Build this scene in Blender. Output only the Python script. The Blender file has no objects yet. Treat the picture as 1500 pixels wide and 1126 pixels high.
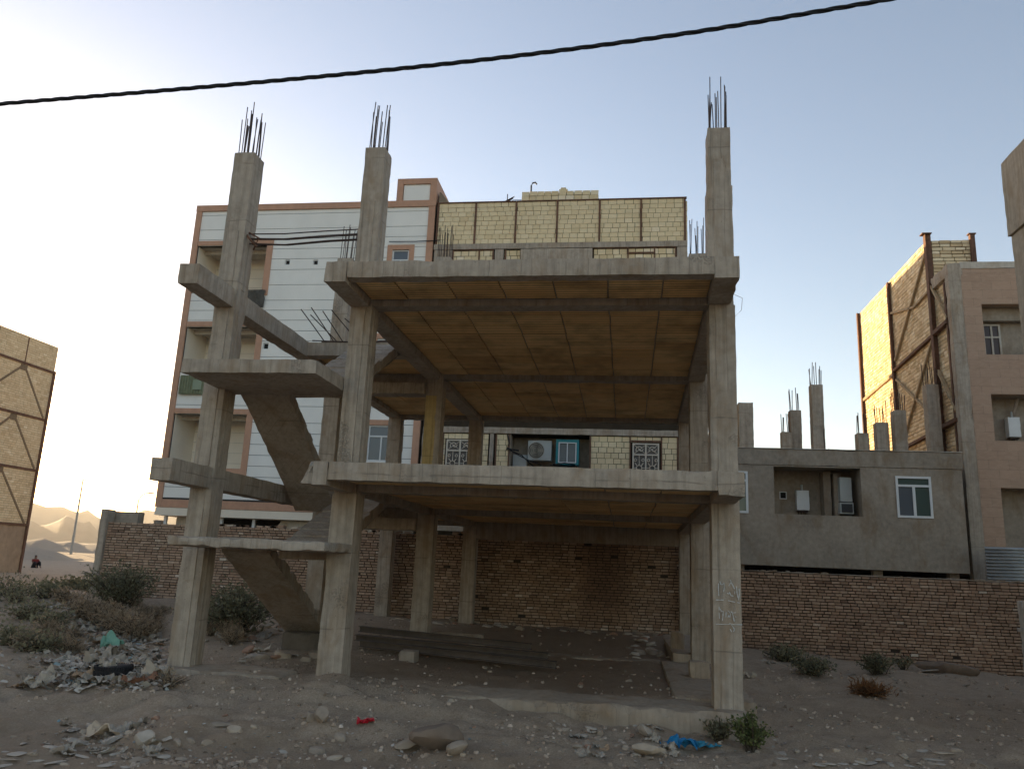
import bpy, bmesh, math, random
from mathutils import Vector, Matrix, noise
random.seed(7)
scene = bpy.context.scene
COL = scene.collection
R = math.radians
def srgb(r, g, b):
    def l(c):
        c /= 255.0
        return c/12.92 if c <= .04045 else ((c+.055)/1.055)**2.4
    return (l(r), l(g), l(b), 1)
H = 1.6
# ------------------------------------------------------------ mesh builder
class MB:
    def __init__(s): s.v = []; s.f = []; s.m = []; s.r = []
    def face(s, pts, m=0, r=None):
        i = len(s.v); s.v.extend([tuple(p) for p in pts]); s.f.append(tuple(range(i, i+len(pts)))); s.m.append(m)
        s.r.append(random.random() if r is None else r)
    def add(s, vs, fs, m=0, r=None):
        i = len(s.v); s.v.extend([tuple(p) for p in vs])
        r = random.random() if r is None else r
        for f in fs: s.f.append(tuple(i+k for k in f)); s.m.append(m); s.r.append(r)
    def hexa(s, p, m=0, r=None):   # 8 points: bottom 4 ccw, top 4 ccw
        s.add(p, [(3,2,1,0),(4,5,6,7),(0,1,5,4),(1,2,6,5),(2,3,7,6),(3,0,4,7)], m, r)
    def box(s, x0, x1, y0, y1, z0, z1, m=0, r=None):
        s.hexa([(x0,y0,z0),(x1,y0,z0),(x1,y1,z0),(x0,y1,z0),(x0,y0,z1),(x1,y0,z1),(x1,y1,z1),(x0,y1,z1)], m, r)
    def fbox(s, F, u0, u1, v0, v1, d0, d1, m=0, r=None, rot=0, tilt=0):
        O, U, V, N = F
        c, sn = math.cos(rot), math.sin(rot); uc, vc = (u0+u1)/2, (v0+v1)/2
        def P(u, v, d):
            a, b = u-uc, v-vc
            return O + U*(uc+a*c-b*sn) + V*(vc+a*sn+b*c) + N*(d+a*tilt)
        s.hexa([P(u0,v0,d0),P(u1,v0,d0),P(u1,v0,d1),P(u0,v0,d1),P(u0,v1,d0),P(u1,v1,d0),P(u1,v1,d1),P(u0,v1,d1)], m, r)
    def tube(s, pts, r, n=6, m=0, cap=True, rnd=None):
        pts = [Vector(p) for p in pts]; rings = []
        rr = r if isinstance(r, (list, tuple)) else [r]*len(pts)
        for i, p in enumerate(pts):
            t = (pts[min(i+1, len(pts)-1)]-pts[max(i-1, 0)]).normalized()
            a = t.cross(Vector((0,0,1)) if abs(t.z) < .9 else Vector((1,0,0))).normalized(); b = t.cross(a)
            rings.append([p+(a*math.cos(k*2*math.pi/n)+b*math.sin(k*2*math.pi/n))*rr[i] for k in range(n)])
        vs = [q for g in rings for q in g]; fs = []
        for i in range(len(pts)-1):
            for k in range(n):
                fs.append((i*n+k, i*n+(k+1)%n, (i+1)*n+(k+1)%n, (i+1)*n+k))
        if cap: fs += [tuple(range(n))[::-1], tuple((len(pts)-1)*n+k for k in range(n))]
        s.add(vs, fs, m, rnd)
    def bar(s, a, b, w, h, m=0, r=None, up=(0,0,1)):
        a, b = Vector(a), Vector(b); t = (b-a).normalized(); up = Vector(up)
        if abs(t.dot(up)) > .95: up = Vector((0,1,0))
        x = t.cross(up).normalized()*w/2; y = x.cross(t).normalized()*h/2
        s.hexa([a-x-y, a+x-y, b+x-y, b-x-y, a-x+y, a+x+y, b+x+y, b-x+y], m, r)
    def rough(s, x0, x1, y0, y1, z0, z1, res=.12, amp=.005, chip=.018, fn=None, m=0, freq=3.0, seed=0):
        """box with a fine grid skin, uneven faces and worn edges"""
        nx, ny, nz = [max(1, min(90, round(abs(b-a)/res))) for a, b in ((x0,x1),(y0,y1),(z0,z1))]
        idx = {}; vs = []; fs = []
        so = Vector((seed*7.3, seed*3.1, seed*1.7))
        def V(i, j, k):
            q = (i, j, k)
            if q in idx: return idx[q]
            p = Vector((x0+(x1-x0)*i/nx, y0+(y1-y0)*j/ny, z0+(z1-z0)*k/nz))
            d = noise.noise_vector((p+so)*freq)*amp
            e = Vector(((1 if i == 0 else -1 if i == nx else 0), (1 if j == 0 else -1 if j == ny else 0), (1 if k == 0 else -1 if k == nz else 0)))
            if abs(e.x)+abs(e.y)+abs(e.z) >= 2:
                w = max(0, noise.noise((p+so)*6+Vector((9,9,9)))+.15)
                big = max(0, noise.noise((p+so)*2.2+Vector((3,7,1)))-.38)*5
                d = d+e*(chip*(.25+w+big))
            p = p+d
            if fn: p = Vector(fn(p))
            idx[q] = len(vs); vs.append(p); return idx[q]
        for i in range(nx):
            for j in range(ny):
                fs.append((V(i,j,0),V(i,j+1,0),V(i+1,j+1,0),V(i+1,j,0))); fs.append((V(i,j,nz),V(i+1,j,nz),V(i+1,j+1,nz),V(i,j+1,nz)))
        for i in range(nx):
            for k in range(nz):
                fs.append((V(i,0,k),V(i+1,0,k),V(i+1,0,k+1),V(i,0,k+1))); fs.append((V(i,ny,k),V(i,ny,k+1),V(i+1,ny,k+1),V(i+1,ny,k)))
        for j in range(ny):
            for k in range(nz):
                fs.append((V(0,j,k),V(0,j,k+1),V(0,j+1,k+1),V(0,j+1,k))); fs.append((V(nx,j,k),V(nx,j+1,k),V(nx,j+1,k+1),V(nx,j,k+1)))
        s.add(vs, fs, m)
    def build(s, name, mat, parent=None, smooth=None, local=False):
        me = bpy.data.meshes.new(name)
        org = Vector((0,0,0))
        if parent is not None and not local:
            p = parent
            while p is not None: org = org+p.location; p = p.parent
        vs = [(v[0]-org.x, v[1]-org.y, v[2]-org.z) for v in s.v]
        me.from_pydata(vs, [], s.f)
        for mm in (mat if isinstance(mat, (list, tuple)) else [mat]): me.materials.append(mm)
        me.polygons.foreach_set('material_index', s.m)
        at = me.attributes.new('rnd', 'FLOAT', 'FACE'); at.data.foreach_set('value', s.r)
        uv = me.uv_layers.new(name='UVMap'); buf = [0.0]*(2*len(me.loops))
        for p in me.polygons:
            n = p.normal; ax = max(range(3), key=lambda k: abs(n[k]))
            for li in p.loop_indices:
                v = s.v[me.loops[li].vertex_index]
                a, b = ((v[1], v[2]) if ax == 0 else (v[0], v[2]) if ax == 1 else (v[0], v[1]))
                buf[2*li] = a; buf[2*li+1] = b
        uv.data.foreach_set('uv', buf)
        me.validate(); me.update()
        if smooth:
            me.shade_smooth(); me.set_sharp_from_angle(angle=R(smooth))
        o = bpy.data.objects.new(name, me); COL.objects.link(o)
        if parent is not None: o.parent = parent
        return o
def tag(o, label=None, cat=None, group=None, kind=None):
    if label: o['label'] = label
    if cat: o['category'] = cat
    if group: o['group'] = group
    if kind: o['kind'] = kind
    return o
def empty(name, loc, label, cat, group=None):
    o = bpy.data.objects.new(name, None); COL.objects.link(o); o.location = loc; o.empty_display_size = .2
    return tag(o, label, cat, group)
def copy_tree(o, parent=None):
    c = o.copy(); COL.objects.link(c)
    if parent is not None: c.parent = parent
    for ch in list(o.children): copy_tree(ch, c)
    return c
def subtract(a0, a1, holes):
    iv = [(a0, a1)]
    for h0, h1 in holes:
        nv = []
        for a, b in iv:
            if h1 <= a or h0 >= b: nv.append((a, b)); continue
            if h0 > a: nv.append((a, h0))
            if h1 < b: nv.append((h1, b))
        iv = nv
    return iv
def courses(mb, F, W, Hh, bw, bh, gap=.012, bed=1.0, dep=.06, holes=(), jit=.006, u0=0, v0=0, rot=.006, rfn=None, vary=.12, m=0, tilt=.03, skip=0.0):
    """rows of bricks on a frame F=(origin,U,V,N), cut round the holes (u0,u1,v0,v1)"""
    n = max(1, round(Hh/bh)); bh = Hh/n
    for k in range(n):
        a, b = v0+k*bh, v0+(k+1)*bh
        hs = [(h[0], h[1]) for h in holes if h[2] < b-bh*.4 and h[3] > a+bh*.4]
        for s0, s1 in subtract(u0, u0+W, hs):
            u = s0; first = True
            while u < s1-.01:
                w = bw*random.uniform(1-vary, 1+vary)
                if first: w *= random.choice((.5, 1, .75)) if bw < 2 else 1; first = False
                e = min(u+w, s1)
                if s1-e < bw*.2: e = s1
                if random.random() >= skip:
                    j = random.uniform(-jit, jit)
                    r = rfn((u+e)/2, (a+b)/2) if rfn else None
                    g = gap*random.uniform(.6, 1.4)/2
                    mb.fbox(F, u+g, e-g, a+g*bed, b-g*bed, 0, dep+j, m, r, random.uniform(-rot, rot), random.uniform(-tilt, tilt)*jit*5)
                u = e
def wallcells(mb, F, u0, u1, v0, v1, d0, d1, holes, m=0):
    us = sorted({u0, u1, *[min(max(h[i], u0), u1) for h in holes for i in (0, 1)]}); vs = sorted({v0, v1, *[min(max(h[i], v0), v1) for h in holes for i in (2, 3)]})
    for b in range(len(vs)-1):
        run = None
        for a in range(len(us)-1):
            uc, vc = (us[a]+us[a+1])/2, (vs[b]+vs[b+1])/2
            solid = not any(h[0] < uc < h[1] and h[2] < vc < h[3] for h in holes)
            if solid: run = (run[0] if run else us[a], us[a+1])
            if run and (not solid or a == len(us)-2): mb.fbox(F, run[0], run[1], vs[b], vs[b+1], d0, d1, m); run = None
def frontF(x, y, z): return (Vector((x,y,z)), Vector((1,0,0)), Vector((0,0,1)), Vector((0,-1,0)))
# ------------------------------------------------------------ materials
class NT:
    def __init__(s, name):
        s.mat = bpy.data.materials.new(name); s.mat.use_nodes = True; s.t = s.mat.node_tree; s.b = s.t.nodes['Principled BSDF']; s.b.inputs['Roughness'].default_value = .9
        s.b.inputs['Specular IOR Level'].default_value = .25
    def n(s, typ, **kw):
        x = s.t.nodes.new(typ)
        for k, v in kw.items():
            if k in x.bl_rna.properties: setattr(x, k, v)
            else:
                x.inputs[k.replace('_', ' ')].default_value = v
        return x
    def l(s, a, b): s.t.links.new(a, b)
    def pos(s): return s.n('ShaderNodeNewGeometry').outputs['Position']
    def map(s, vec, sc, loc=(0,0,0)):
        x = s.n('ShaderNodeMapping'); x.inputs['Scale'].default_value = sc; x.inputs['Location'].default_value = loc; s.l(vec, x.inputs['Vector']); return x.outputs[0]
    def noise(s, vec, scale, detail=4, rough=.55, dist=0):
        x = s.n('ShaderNodeTexNoise'); x.inputs['Scale'].default_value = scale; x.inputs['Detail'].default_value = detail; x.inputs['Roughness'].default_value = rough; x.inputs['Distortion'].default_value = dist
        s.l(vec, x.inputs['Vector']); return x.outputs['Fac']
    def ramp(s, fac, stops, interp='LINEAR'):
        x = s.n('ShaderNodeValToRGB'); e = x.color_ramp.elements; x.color_ramp.interpolation = interp
        while len(e) < len(stops): e.new(.5)
        for i, (p, c) in enumerate(stops):
            e[i].position = p; e[i].color = c if isinstance(c, tuple) else (c, c, c, 1)
        s.l(fac, x.inputs['Fac']); return x.outputs['Color']
    def mix(s, fac, a, b, blend='MIX'):
        x = s.n('ShaderNodeMix', data_type='RGBA', blend_type=blend)
        for sock, v in ((x.inputs[0], fac), (x.inputs[6], a), (x.inputs[7], b)):
            if isinstance(v, (int, float, tuple)): sock.default_value = v
            else: s.l(v, sock)
        return x.outputs[2]
    def math(s, op, a, b=0):
        x = s.n('ShaderNodeMath', operation=op)
        for i, v in enumerate((a, b)):
            if isinstance(v, (int, float)): x.inputs[i].default_value = v
            else: s.l(v, x.inputs[i])
        return x.outputs[0]
    def attr(s): 
        x = s.n('ShaderNodeAttribute'); x.attribute_name = 'rnd'; return x.outputs['Fac']
    def out(s, color, height=None, strength=.4, dist=.01, rough=None):
        if isinstance(color, tuple): s.b.inputs['Base Color'].default_value = color
        else: s.l(color, s.b.inputs['Base Color'])
        if height is not None:
            x = s.n('ShaderNodeBump'); x.inputs['Strength'].default_value = strength; x.inputs['Distance'].default_value = dist
            s.l(height, x.inputs['Height']); s.l(x.outputs[0], s.b.inputs['Normal'])
        if rough is not None: s.b.inputs['Roughness'].default_value = rough
        return s.mat
def concrete(name, c, dark=.62, light=1.18, stain=(.5,.42,.33,1), streak=.35, lines=True, bump=.5):
    k = NT(name); p = k.pos()
    C = lambda f: (c[0]*f, c[1]*f, c[2]*f, 1)
    big = k.noise(p, .9, 5, .6); mid = k.noise(p, 7, 6, .65); fine = k.noise(p, 60, 4, .7)
    col = k.ramp(big, [(.28, C(dark)), (.5, C(1)), (.72, C(light))])
    col = k.mix(.55, col, k.ramp(mid, [(.3, C(dark*.95)), (.55, C(1)), (.75, C(light*1.1))]))
    board = k.noise(k.map(p, (9, 9, .35)), 1.6, 3, .6)
    col = k.mix(streak, col, k.ramp(board, [(.36, C(.55)), (.5, C(1.0)), (.64, C(1.22))]), 'MULTIPLY' if False else 'MIX')
    st = k.noise(k.map(p, (1.2, 1.2, .5), (4,2,7)), 1.7, 4, .65, .4)
    col = k.mix(k.ramp(st, [(.50, 0.0), (.70, .75)]), col, (c[0]*stain[0]*1.35, c[1]*stain[1]*1.35, c[2]*stain[2]*1.35, 1))
    h = k.mix(.5, mid, fine)
    if lines:
        sx = k.n('ShaderNodeSeparateXYZ'); k.l(p, sx.inputs[0])
        z = k.math('ADD', sx.outputs['Z'], k.math('MULTIPLY', k.noise(p, 1.1, 3), .12))
        f = k.math('ABSOLUTE', k.math('SUBTRACT', k.math('FRACT', k.math('DIVIDE', z, 1.13)), .5))
        ln = k.math('MULTIPLY', k.math('LESS_THAN', f, .0085), k.ramp(k.noise(p, 2.3, 2), [(.42, 0.0), (.52, 1.0)]))
        col = k.mix(k.math('MULTIPLY', ln, .45), col, C(.38))
        h = k.mix(k.math('MULTIPLY', ln, .8), h, (0,0,0,1))
        su = k.math('ADD', k.math('MULTIPLY', sx.outputs['X'], 1.0), k.math('MULTIPLY', sx.outputs['Y'], 1.0))
        bf = k.math('ABSOLUTE', k.math('SUBTRACT', k.math('FRACT', k.math('ADD', k.math('DIVIDE', su, .163), k.math('MULTIPLY', k.noise(p, .8, 2), .7))), .5))
        bl = k.math('MULTIPLY', k.math('LESS_THAN', bf, .045), k.ramp(k.noise(k.map(p, (1,1,.4)), 2.1, 3), [(.46, 0.0), (.56, 1.0)]))
        col = k.mix(k.math('MULTIPLY', bl, .38), col, C(.42))
        h = k.mix(k.math('MULTIPLY', bl, .6), h, (0,0,0,1))
        hc = k.math('MULTIPLY', k.ramp(k.noise(p, 1.4, 3), [(.60, 0.0), (.68, 1.0)]), k.ramp(k.noise(p, 34, 3, .7), [(.48, 0.0), (.58, 1.0)]))
        col = k.mix(k.math('MULTIPLY', hc, .5), col, C(.4))
        h = k.mix(hc, h, (0,0,0,1))
    pits = k.ramp(k.noise(p, 28, 3, .5), [(.66, 0.0), (.72, 1.0)])
    col = k.mix(k.math('MULTIPLY', pits, .45), col, C(.45))
    h = k.mix(k.math('MULTIPLY', pits, .6), h, (0,0,0,1))
    return k.out(col, h, bump, .012, .93)
def bricks_mat(name, stops, dirt=.35, bump=.5, dirtcol=(.12,.1,.08,1), mscale=14):
    k = NT(name); p = k.pos(); a = k.attr()
    col = k.ramp(a, stops)
    n1 = k.noise(p, mscale, 5, .65); n2 = k.noise(p, .7, 4, .6)
    col = k.mix(k.ramp(n1, [(.35, dirt), (.6, 0.0)]), col, dirtcol)
    col = k.mix(k.ramp(n2, [(.42, 0.0), (.7, dirt)]), col, dirtcol)
    return k.out(col, k.mix(.5, n1, k.noise(p, 70, 3)), bump, .008, .95)
def flat(name, c, var=.25, scale=5, bump=.15, rough=.7, metal=0, spec=.3):
    k = NT(name); p = k.pos(); n1 = k.noise(p, scale, 5, .6)
    C = lambda f: (c[0]*f, c[1]*f, c[2]*f, 1)
    n2 = k.noise(k.map(p, (1, 1, .25)), scale*.35, 4, .6)
    col = k.mix(.5, k.ramp(n1, [(.3, C(1-var)), (.7, C(1+var*.5))]), k.ramp(n2, [(.3, C(1-var)), (.7, C(1+var*.5))]))
    m = k.out(col, n1, bump, .006, rough); k.b.inputs['Metallic'].default_value = metal; k.b.inputs['Specular IOR Level'].default_value = spec
    return m
M = {}
M['conc'] = concrete('grey_concrete', (.425,.352,.275), dark=.5, light=1.22, streak=.36, bump=1.0)
M['conc_low'] = concrete('weathered_concrete', (.37,.29,.21), dark=.7, streak=.25)
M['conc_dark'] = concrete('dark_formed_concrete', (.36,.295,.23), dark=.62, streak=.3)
M['conc_yellow'] = concrete('yellow_concrete', (.52,.38,.17), dark=.6)
M['conc_smooth'] = concrete('smooth_grey_render', (.34,.28,.215), dark=.62, light=1.28, streak=.07, lines=False, bump=.25)
M['render_frame'] = concrete('pale_render', (.55,.49,.41), dark=.8, light=1.1, streak=.1, lines=False, bump=.25)
M['brick_red'] = bricks_mat('red_brick', [(0,srgb(130,102,84)),(.2,srgb(164,132,108)),(.5,srgb(182,151,126)),(.75,srgb(198,169,144)),(.9,srgb(214,192,168)),(1,srgb(226,210,190))], .22, .9)
M['mortar'] = flat('old_mortar', (.085,.065,.05), .4, 9, .6, .95)
M['brick_cream'] = bricks_mat('cream_hollow_brick', [(0,srgb(220,196,154)),(.4,srgb(232,210,168)),(.8,srgb(238,217,178)),(1,srgb(246,228,198))], .12, .4, (.3,.24,.16,1))
M['brick_tan'] = bricks_mat('tan_brick', [(0,srgb(204,176,136)),(.4,srgb(226,200,160)),(.8,srgb(238,216,178)),(1,srgb(246,228,196))], .15, .5, (.3,.22,.13,1))
M['joint_dark'] = flat('dark_joint', (.05,.035,.02), .4, 8, .4, .95)
M['mortar_tan'] = flat('tan_mortar', (.17,.115,.07), .4, 8, .4, .95)
M['rust'] = flat('rusty_steel', (.17,.088,.055), .55, 9, .5, .85)
M['rebar'] = flat('rebar_steel', (.07,.045,.035), .4, 20, .3, .7)
M['panel'] = flat('white_cladding', (.84,.81,.74), .1, 1.2, .05, .55)
M['cream_wall'] = flat('cream_tiles', (.80,.70,.56), .12, 1.5, .08, .6)
M['pink_trim'] = flat('pinkish_stone_trim', (.52,.29,.185), .18, 6, .1, .6)
M['dark_gap'] = flat('dark_groove', (.05,.05,.05), .2, 5, .1, .9)
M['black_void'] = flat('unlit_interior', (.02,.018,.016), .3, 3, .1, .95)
M['white_frame'] = flat('white_window_frame', (.72,.72,.70), .08, 5, .05, .4)
M['stone_pink'] = None
g = NT('window_glass'); g.out((.05,.075,.085,1), None, rough=.08); g.b.inputs['Specular IOR Level'].default_value = .8; M['glass'] = g.mat
g = NT('blue_pane'); g.out(srgb(88,94,100), None, rough=.12); g.b.inputs['Specular IOR Level'].default_value = .6; M['pane_blue'] = g.mat
g = NT('green_pane'); g.out(srgb(72,86,80), None, rough=.15); g.b.inputs['Specular IOR Level'].default_value = .5; M['pane_green'] = g.mat
def stone_mat():
    k = NT('pink_sandstone_tiles'); p = k.pos()
    t = k.n('ShaderNodeTexBrick'); t.offset = .5; t.inputs['Scale'].default_value = 1
    t.inputs['Brick Width'].default_value = .62; t.inputs['Row Height'].default_value = .31; t.inputs['Mortar Size'].default_value = .004; t.inputs['Bias'].default_value = 0
    t.inputs['Color1'].default_value = (.38,.245,.165,1); t.inputs['Color2'].default_value = (.43,.28,.19,1); t.inputs['Mortar'].default_value = (.2,.14,.1,1)
    uv = k.n('ShaderNodeTexCoord').outputs['UV']; k.l(uv, t.inputs['Vector'])
    v = k.noise(k.map(p, (1.5, 1, 5)), 2.2, 5, .6, 1.2)
    col = k.mix(k.ramp(v, [(.4, 0.0), (.7, .6)]), t.outputs['Color'], (.50,.345,.24,1))
    return k.out(col, t.outputs['Fac'], -.3, .004, .6)
M['stone_pink'] = stone_mat()
def soffit_mat():
    k = NT('ribbed_clay_blocks'); p = k.pos(); a = k.attr()
    sx = k.n('ShaderNodeSeparateXYZ'); k.l(p, sx.inputs[0])
    rib = k.math('FRACT', k.math('DIVIDE', sx.outputs['Y'], .105))
    tri = k.math('ABSOLUTE', k.math('SUBTRACT', rib, .5))
    col = k.ramp(a, [(0,srgb(206,158,102)),(.35,srgb(234,190,132)),(.8,srgb(246,208,150)),(1,srgb(250,220,170))])
    col = k.mix(k.ramp(tri, [(.30, 0.0), (.45, .62)]), col, (.075,.045,.02,1))
    col = k.mix(k.ramp(k.noise(p, 1.3, 5, .65), [(.45, 0.0), (.75, .6)]), col, (.12,.075,.04,1))
    return k.out(col, k.ramp(tri, [(.25, 1.0), (.5, 0.0)]), .9, .012, .9)
M['soffit'] = soffit_mat()
def soil_mat():
    k = NT('bare_soil'); p = k.pos()
    a = k.noise(p, .35, 6, .6); b = k.noise(p, 3.5, 7, .68); c = k.noise(p, 42, 4, .75); d = k.noise(p, 150, 2, .6)
    col = k.ramp(a, [(.3,(.33,.235,.155,1)),(.5,(.49,.36,.245,1)),(.7,(.58,.445,.32,1))])
    col = k.mix(.5, col, k.ramp(b, [(.3,(.21,.145,.092,1)),(.52,(.49,.36,.245,1)),(.72,(.68,.53,.395,1))]))
    col = k.mix(.45, col, k.ramp(c, [(.3,(.17,.12,.08,1)),(.5,(.41,.305,.215,1)),(.68,(.66,.53,.41,1))]))
    col = k.mix(k.ramp(d, [(.62, 0.0), (.7, .35)]), col, (.45,.41,.36,1))
    sx = k.n('ShaderNodeSeparateXYZ'); k.l(p, sx.inputs[0])
    # the tread of the verge: paler tan dust on the strip along the road edge, brown earth on the building floor
    def band(o, lo, hi, soft):
        up = k.n('ShaderNodeMapRange'); up.inputs[1].default_value = lo-soft; up.inputs[2].default_value = lo+soft; k.l(o, up.inputs[0])
        dn = k.n('ShaderNodeMapRange'); dn.inputs[1].default_value = hi+soft; dn.inputs[2].default_value = hi-soft; k.l(o, dn.inputs[0])
        return k.math('MULTIPLY', up.outputs[0], dn.outputs[0])
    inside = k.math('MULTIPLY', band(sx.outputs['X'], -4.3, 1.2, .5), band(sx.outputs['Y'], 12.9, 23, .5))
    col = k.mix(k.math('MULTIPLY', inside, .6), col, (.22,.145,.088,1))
    verge = band(k.math('ADD', sx.outputs['Y'], k.math('MULTIPLY', b, 1.4)), 2, 9.9, .35)
    col = k.mix(k.math('MULTIPLY', verge, .5), col, (.36,.25,.16,1))
    far = k.n('ShaderNodeMapRange'); far.inputs[1].default_value = 35; far.inputs[2].default_value = 70; k.l(sx.outputs['Y'], far.inputs[0])
    col = k.mix(k.math('MULTIPLY', far.outputs[0], .6), col, (.38,.29,.21,1))
    h = k.mix(.4, k.mix(.5, b, c), d)
    return k.out(col, h, 1.0, .055, .97)
M['soil'] = soil_mat()
# ------------------------------------------------------------ camera, sky, sun
cam = bpy.data.cameras.new('camera'); camo = bpy.data.objects.new('camera', cam); COL.objects.link(camo)
cam.sensor_width = 36; cam.lens = 1150/1500*36; cam.clip_start = .1; cam.clip_end = 20000
VP = Vector((971-750, 4483+563, -1150)).normalized()
up = VP
xd = -Vector((-7141-750, -(490-563), -1150)); xd = (xd-up*xd.dot(up)).normalized(); yd = up.cross(xd)
camo.matrix_world = Matrix(((xd.x,xd.y,xd.z,0),(yd.x,yd.y,yd.z,0),(up.x,up.y,up.z,H),(0,0,0,1)))
scene.camera = camo
SUN_AZ, SUN_EL = -47.0, 5.0
sv = Vector((math.sin(R(SUN_AZ))*math.cos(R(SUN_EL)), math.cos(R(SUN_AZ))*math.cos(R(SUN_EL)), math.sin(R(SUN_EL))))
w = bpy.data.worlds.new('World'); scene.world = w; w.use_nodes = True
wt = w.node_tree; bg = wt.nodes['Background']
sky = wt.nodes.new('ShaderNodeTexSky'); sky.sky_type = 'NISHITA'; sky.sun_disc = False
sky.sun_elevation = R(SUN_EL); sky.sun_rotation = R(SUN_AZ); sky.air_density = 1.0; sky.dust_density = 1.5; sky.ozone_density = 2.0; sky.altitude = 900
hs = wt.nodes.new('ShaderNodeHueSaturation'); hs.inputs['Saturation'].default_value = .93
wt.links.new(sky.outputs[0], hs.inputs['Color'])
tn = wt.nodes.new('ShaderNodeMix'); tn.data_type = 'RGBA'; tn.blend_type = 'MULTIPLY'; tn.inputs[0].default_value = 1; tn.inputs[7].default_value = (1.14, .955, .86, 1)
wt.links.new(hs.outputs[0], tn.inputs[6]); wt.links.new(tn.outputs[2], bg.inputs['Color']); bg.inputs['Strength'].default_value = .15
sl = bpy.data.lights.new('sun', 'SUN'); sl.energy = 5.0; sl.angle = R(.5); sl.color = (1, .72, .40)
so = bpy.data.objects.new('sun', sl); COL.objects.link(so); so.rotation_euler = sv.to_track_quat('Z', 'Y').to_euler()
scene.view_settings.view_transform = 'Standard'; scene.view_settings.look = 'None'; scene.view_settings.exposure = EXPOSURE = 1.76; scene.view_settings.gamma = 1
scene.cycles.volume_bounces = 1; scene.cycles.max_bounces = 8; scene.cycles.diffuse_bounces = 4
# ------------------------------------------------------------ ground
GP = [(-30,6,-.45),(-14,6,-.45),(-7,6,-.46),(-3,6,-.46),(1,6,-.47),(5,6,-.5),(10,6,-.55),(-12,8.6,-.45),(-6.5,8.8,-.5),(-3,8.8,-.52),(0,8.9,-.54),(3,9.2,-.56),(8,9.5,-.6),
 (-9,11.3,-.3),(-6.8,11.2,-.2),(-5.5,11.1,-.2),(-4.3,11.3,-.15),(-3,11.0,-.22),(-2.2,11.2,-.24),(-1.4,11.1,-.38),(-.3,11,-.5),(1.4,11.1,-.55),(2.6,11.8,-.54),(5,12,-.56),(9,13,-.66),
 (-5.2,10.3,-.3),(-3.4,10.1,-.33),(-2.0,10.2,-.42),(-7.5,10.3,-.36),
 (2.6,14.5,-.42),(3,17.5,-.34),(4.2,20,-.4),(3.6,22.8,-.38),(7,18,-.6),(7,22.6,-.56),(11,22.6,-.7),(12,16,-.7),(5.4,19.5,-.52),(2.2,20,-.3),
 (-4.6,13.2,-.22),(-2,13.6,-.3),(.4,13.6,-.3),(-4.6,17.4,-.05),(-2,17,-.25),(.5,16.5,-.28),(-4.6,21.5,-.08),(-1,22,-.1),(1.2,21.5,-.1),(-3,19.5,-.2),(-.5,19,-.25),
 (-6.9,13.3,-.25),(-6.2,15,-.2),(-7.2,17.4,-.05),(-7,21,.0),(-9.5,18.5,-.1),(-9.5,22.6,.05),(-13,22.6,.1),(-17,23,.1),(-9.5,13,-.3),(-11,15.5,-.35),(-14,12,-.4),(-16,16,-.3),(-14,20,-.05),
 (-22,24,-.25),(-24,16,-.3),(-30,34,-.25),(-38,50,-.2),(-46,58,-.15),(-60,80,.0),(-30,60,0),(-10,40,0),(10,40,0),(40,30,-.5),(30,10,-.5),(0,-10,-.4),(-30,-10,-.4),(30,-10,-.5)]
def gbase(x, y):
    s = t = 0
    for px, py, pz in GP:
        d = (px-x)**2+(py-y)**2
        q = 1/(d*d+.05); s += q; t += q*pz
    return t/s
def gz(x, y):
    z = gbase(x, y) if abs(x) < 90 and -20 < y < 120 else 0.0
    n = noise.noise(Vector((x*.9, y*.9, 0)))*.065+noise.noise(Vector((x*2.7, y*2.7, 5)))*.035+noise.noise(Vector((x*7, y*7, 9)))*.026
    if y < 12: n += (abs(noise.noise(Vector((x*1.3, y*2.4, 12))))-.2)*.17
    if y > 35: n += noise.noise(Vector((x*.12, y*.09, 2)))*.35*min(1, (y-35)/30)
    if y > 90: z += min(6, (y-90)*.004)
    return z+n
def axis(fine0, fine1, step, lo, hi, grow=1.16):
    a = [fine0+i*step for i in range(int((fine1-fine0)/step)+1)]
    s = step; x = a[-1]
    while x < hi: s *= grow; x += s; a.append(x)
    s = step; x = a[0]; pre = []
    while x > lo: s *= grow; x -= s; pre.append(x)
    return pre[::-1]+a
gx = axis(-13, 11, .1, -3300, 3300); gy = axis(6.5, 17, .09, -300, 3300)
mb = MB(); nx = len(gx)
mb.v = [(x, y, gz(x, y)) for y in gy for x in gx]
for j in range(len(gy)-1):
    for i in range(nx-1): mb.f.append((j*nx+i, j*nx+i+1, (j+1)*nx+i+1, (j+1)*nx+i))
mb.m = [0]*len(mb.f); mb.r = [.5]*len(mb.f)
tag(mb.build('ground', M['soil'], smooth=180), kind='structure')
# ------------------------------------------------------------ dusty evening air
hb = MB(); hb.box(-4500, 4500, -1500, 4500, -16, 175)
hm = bpy.data.materials.new('dusty_air'); hm.use_nodes = True; ht = hm.node_tree; ht.nodes.remove(ht.nodes['Principled BSDF'])
pv = ht.nodes.new('ShaderNodeVolumePrincipled'); pv.inputs['Color'].default_value = (.95,.90,.80,1); pv.inputs['Density'].default_value = .00017; pv.inputs['Anisotropy'].default_value = .25
ht.links.new(pv.outputs[0], ht.nodes['Material Output'].inputs['Volume'])
tag(hb.build('haze', hm), kind='stuff')
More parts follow.
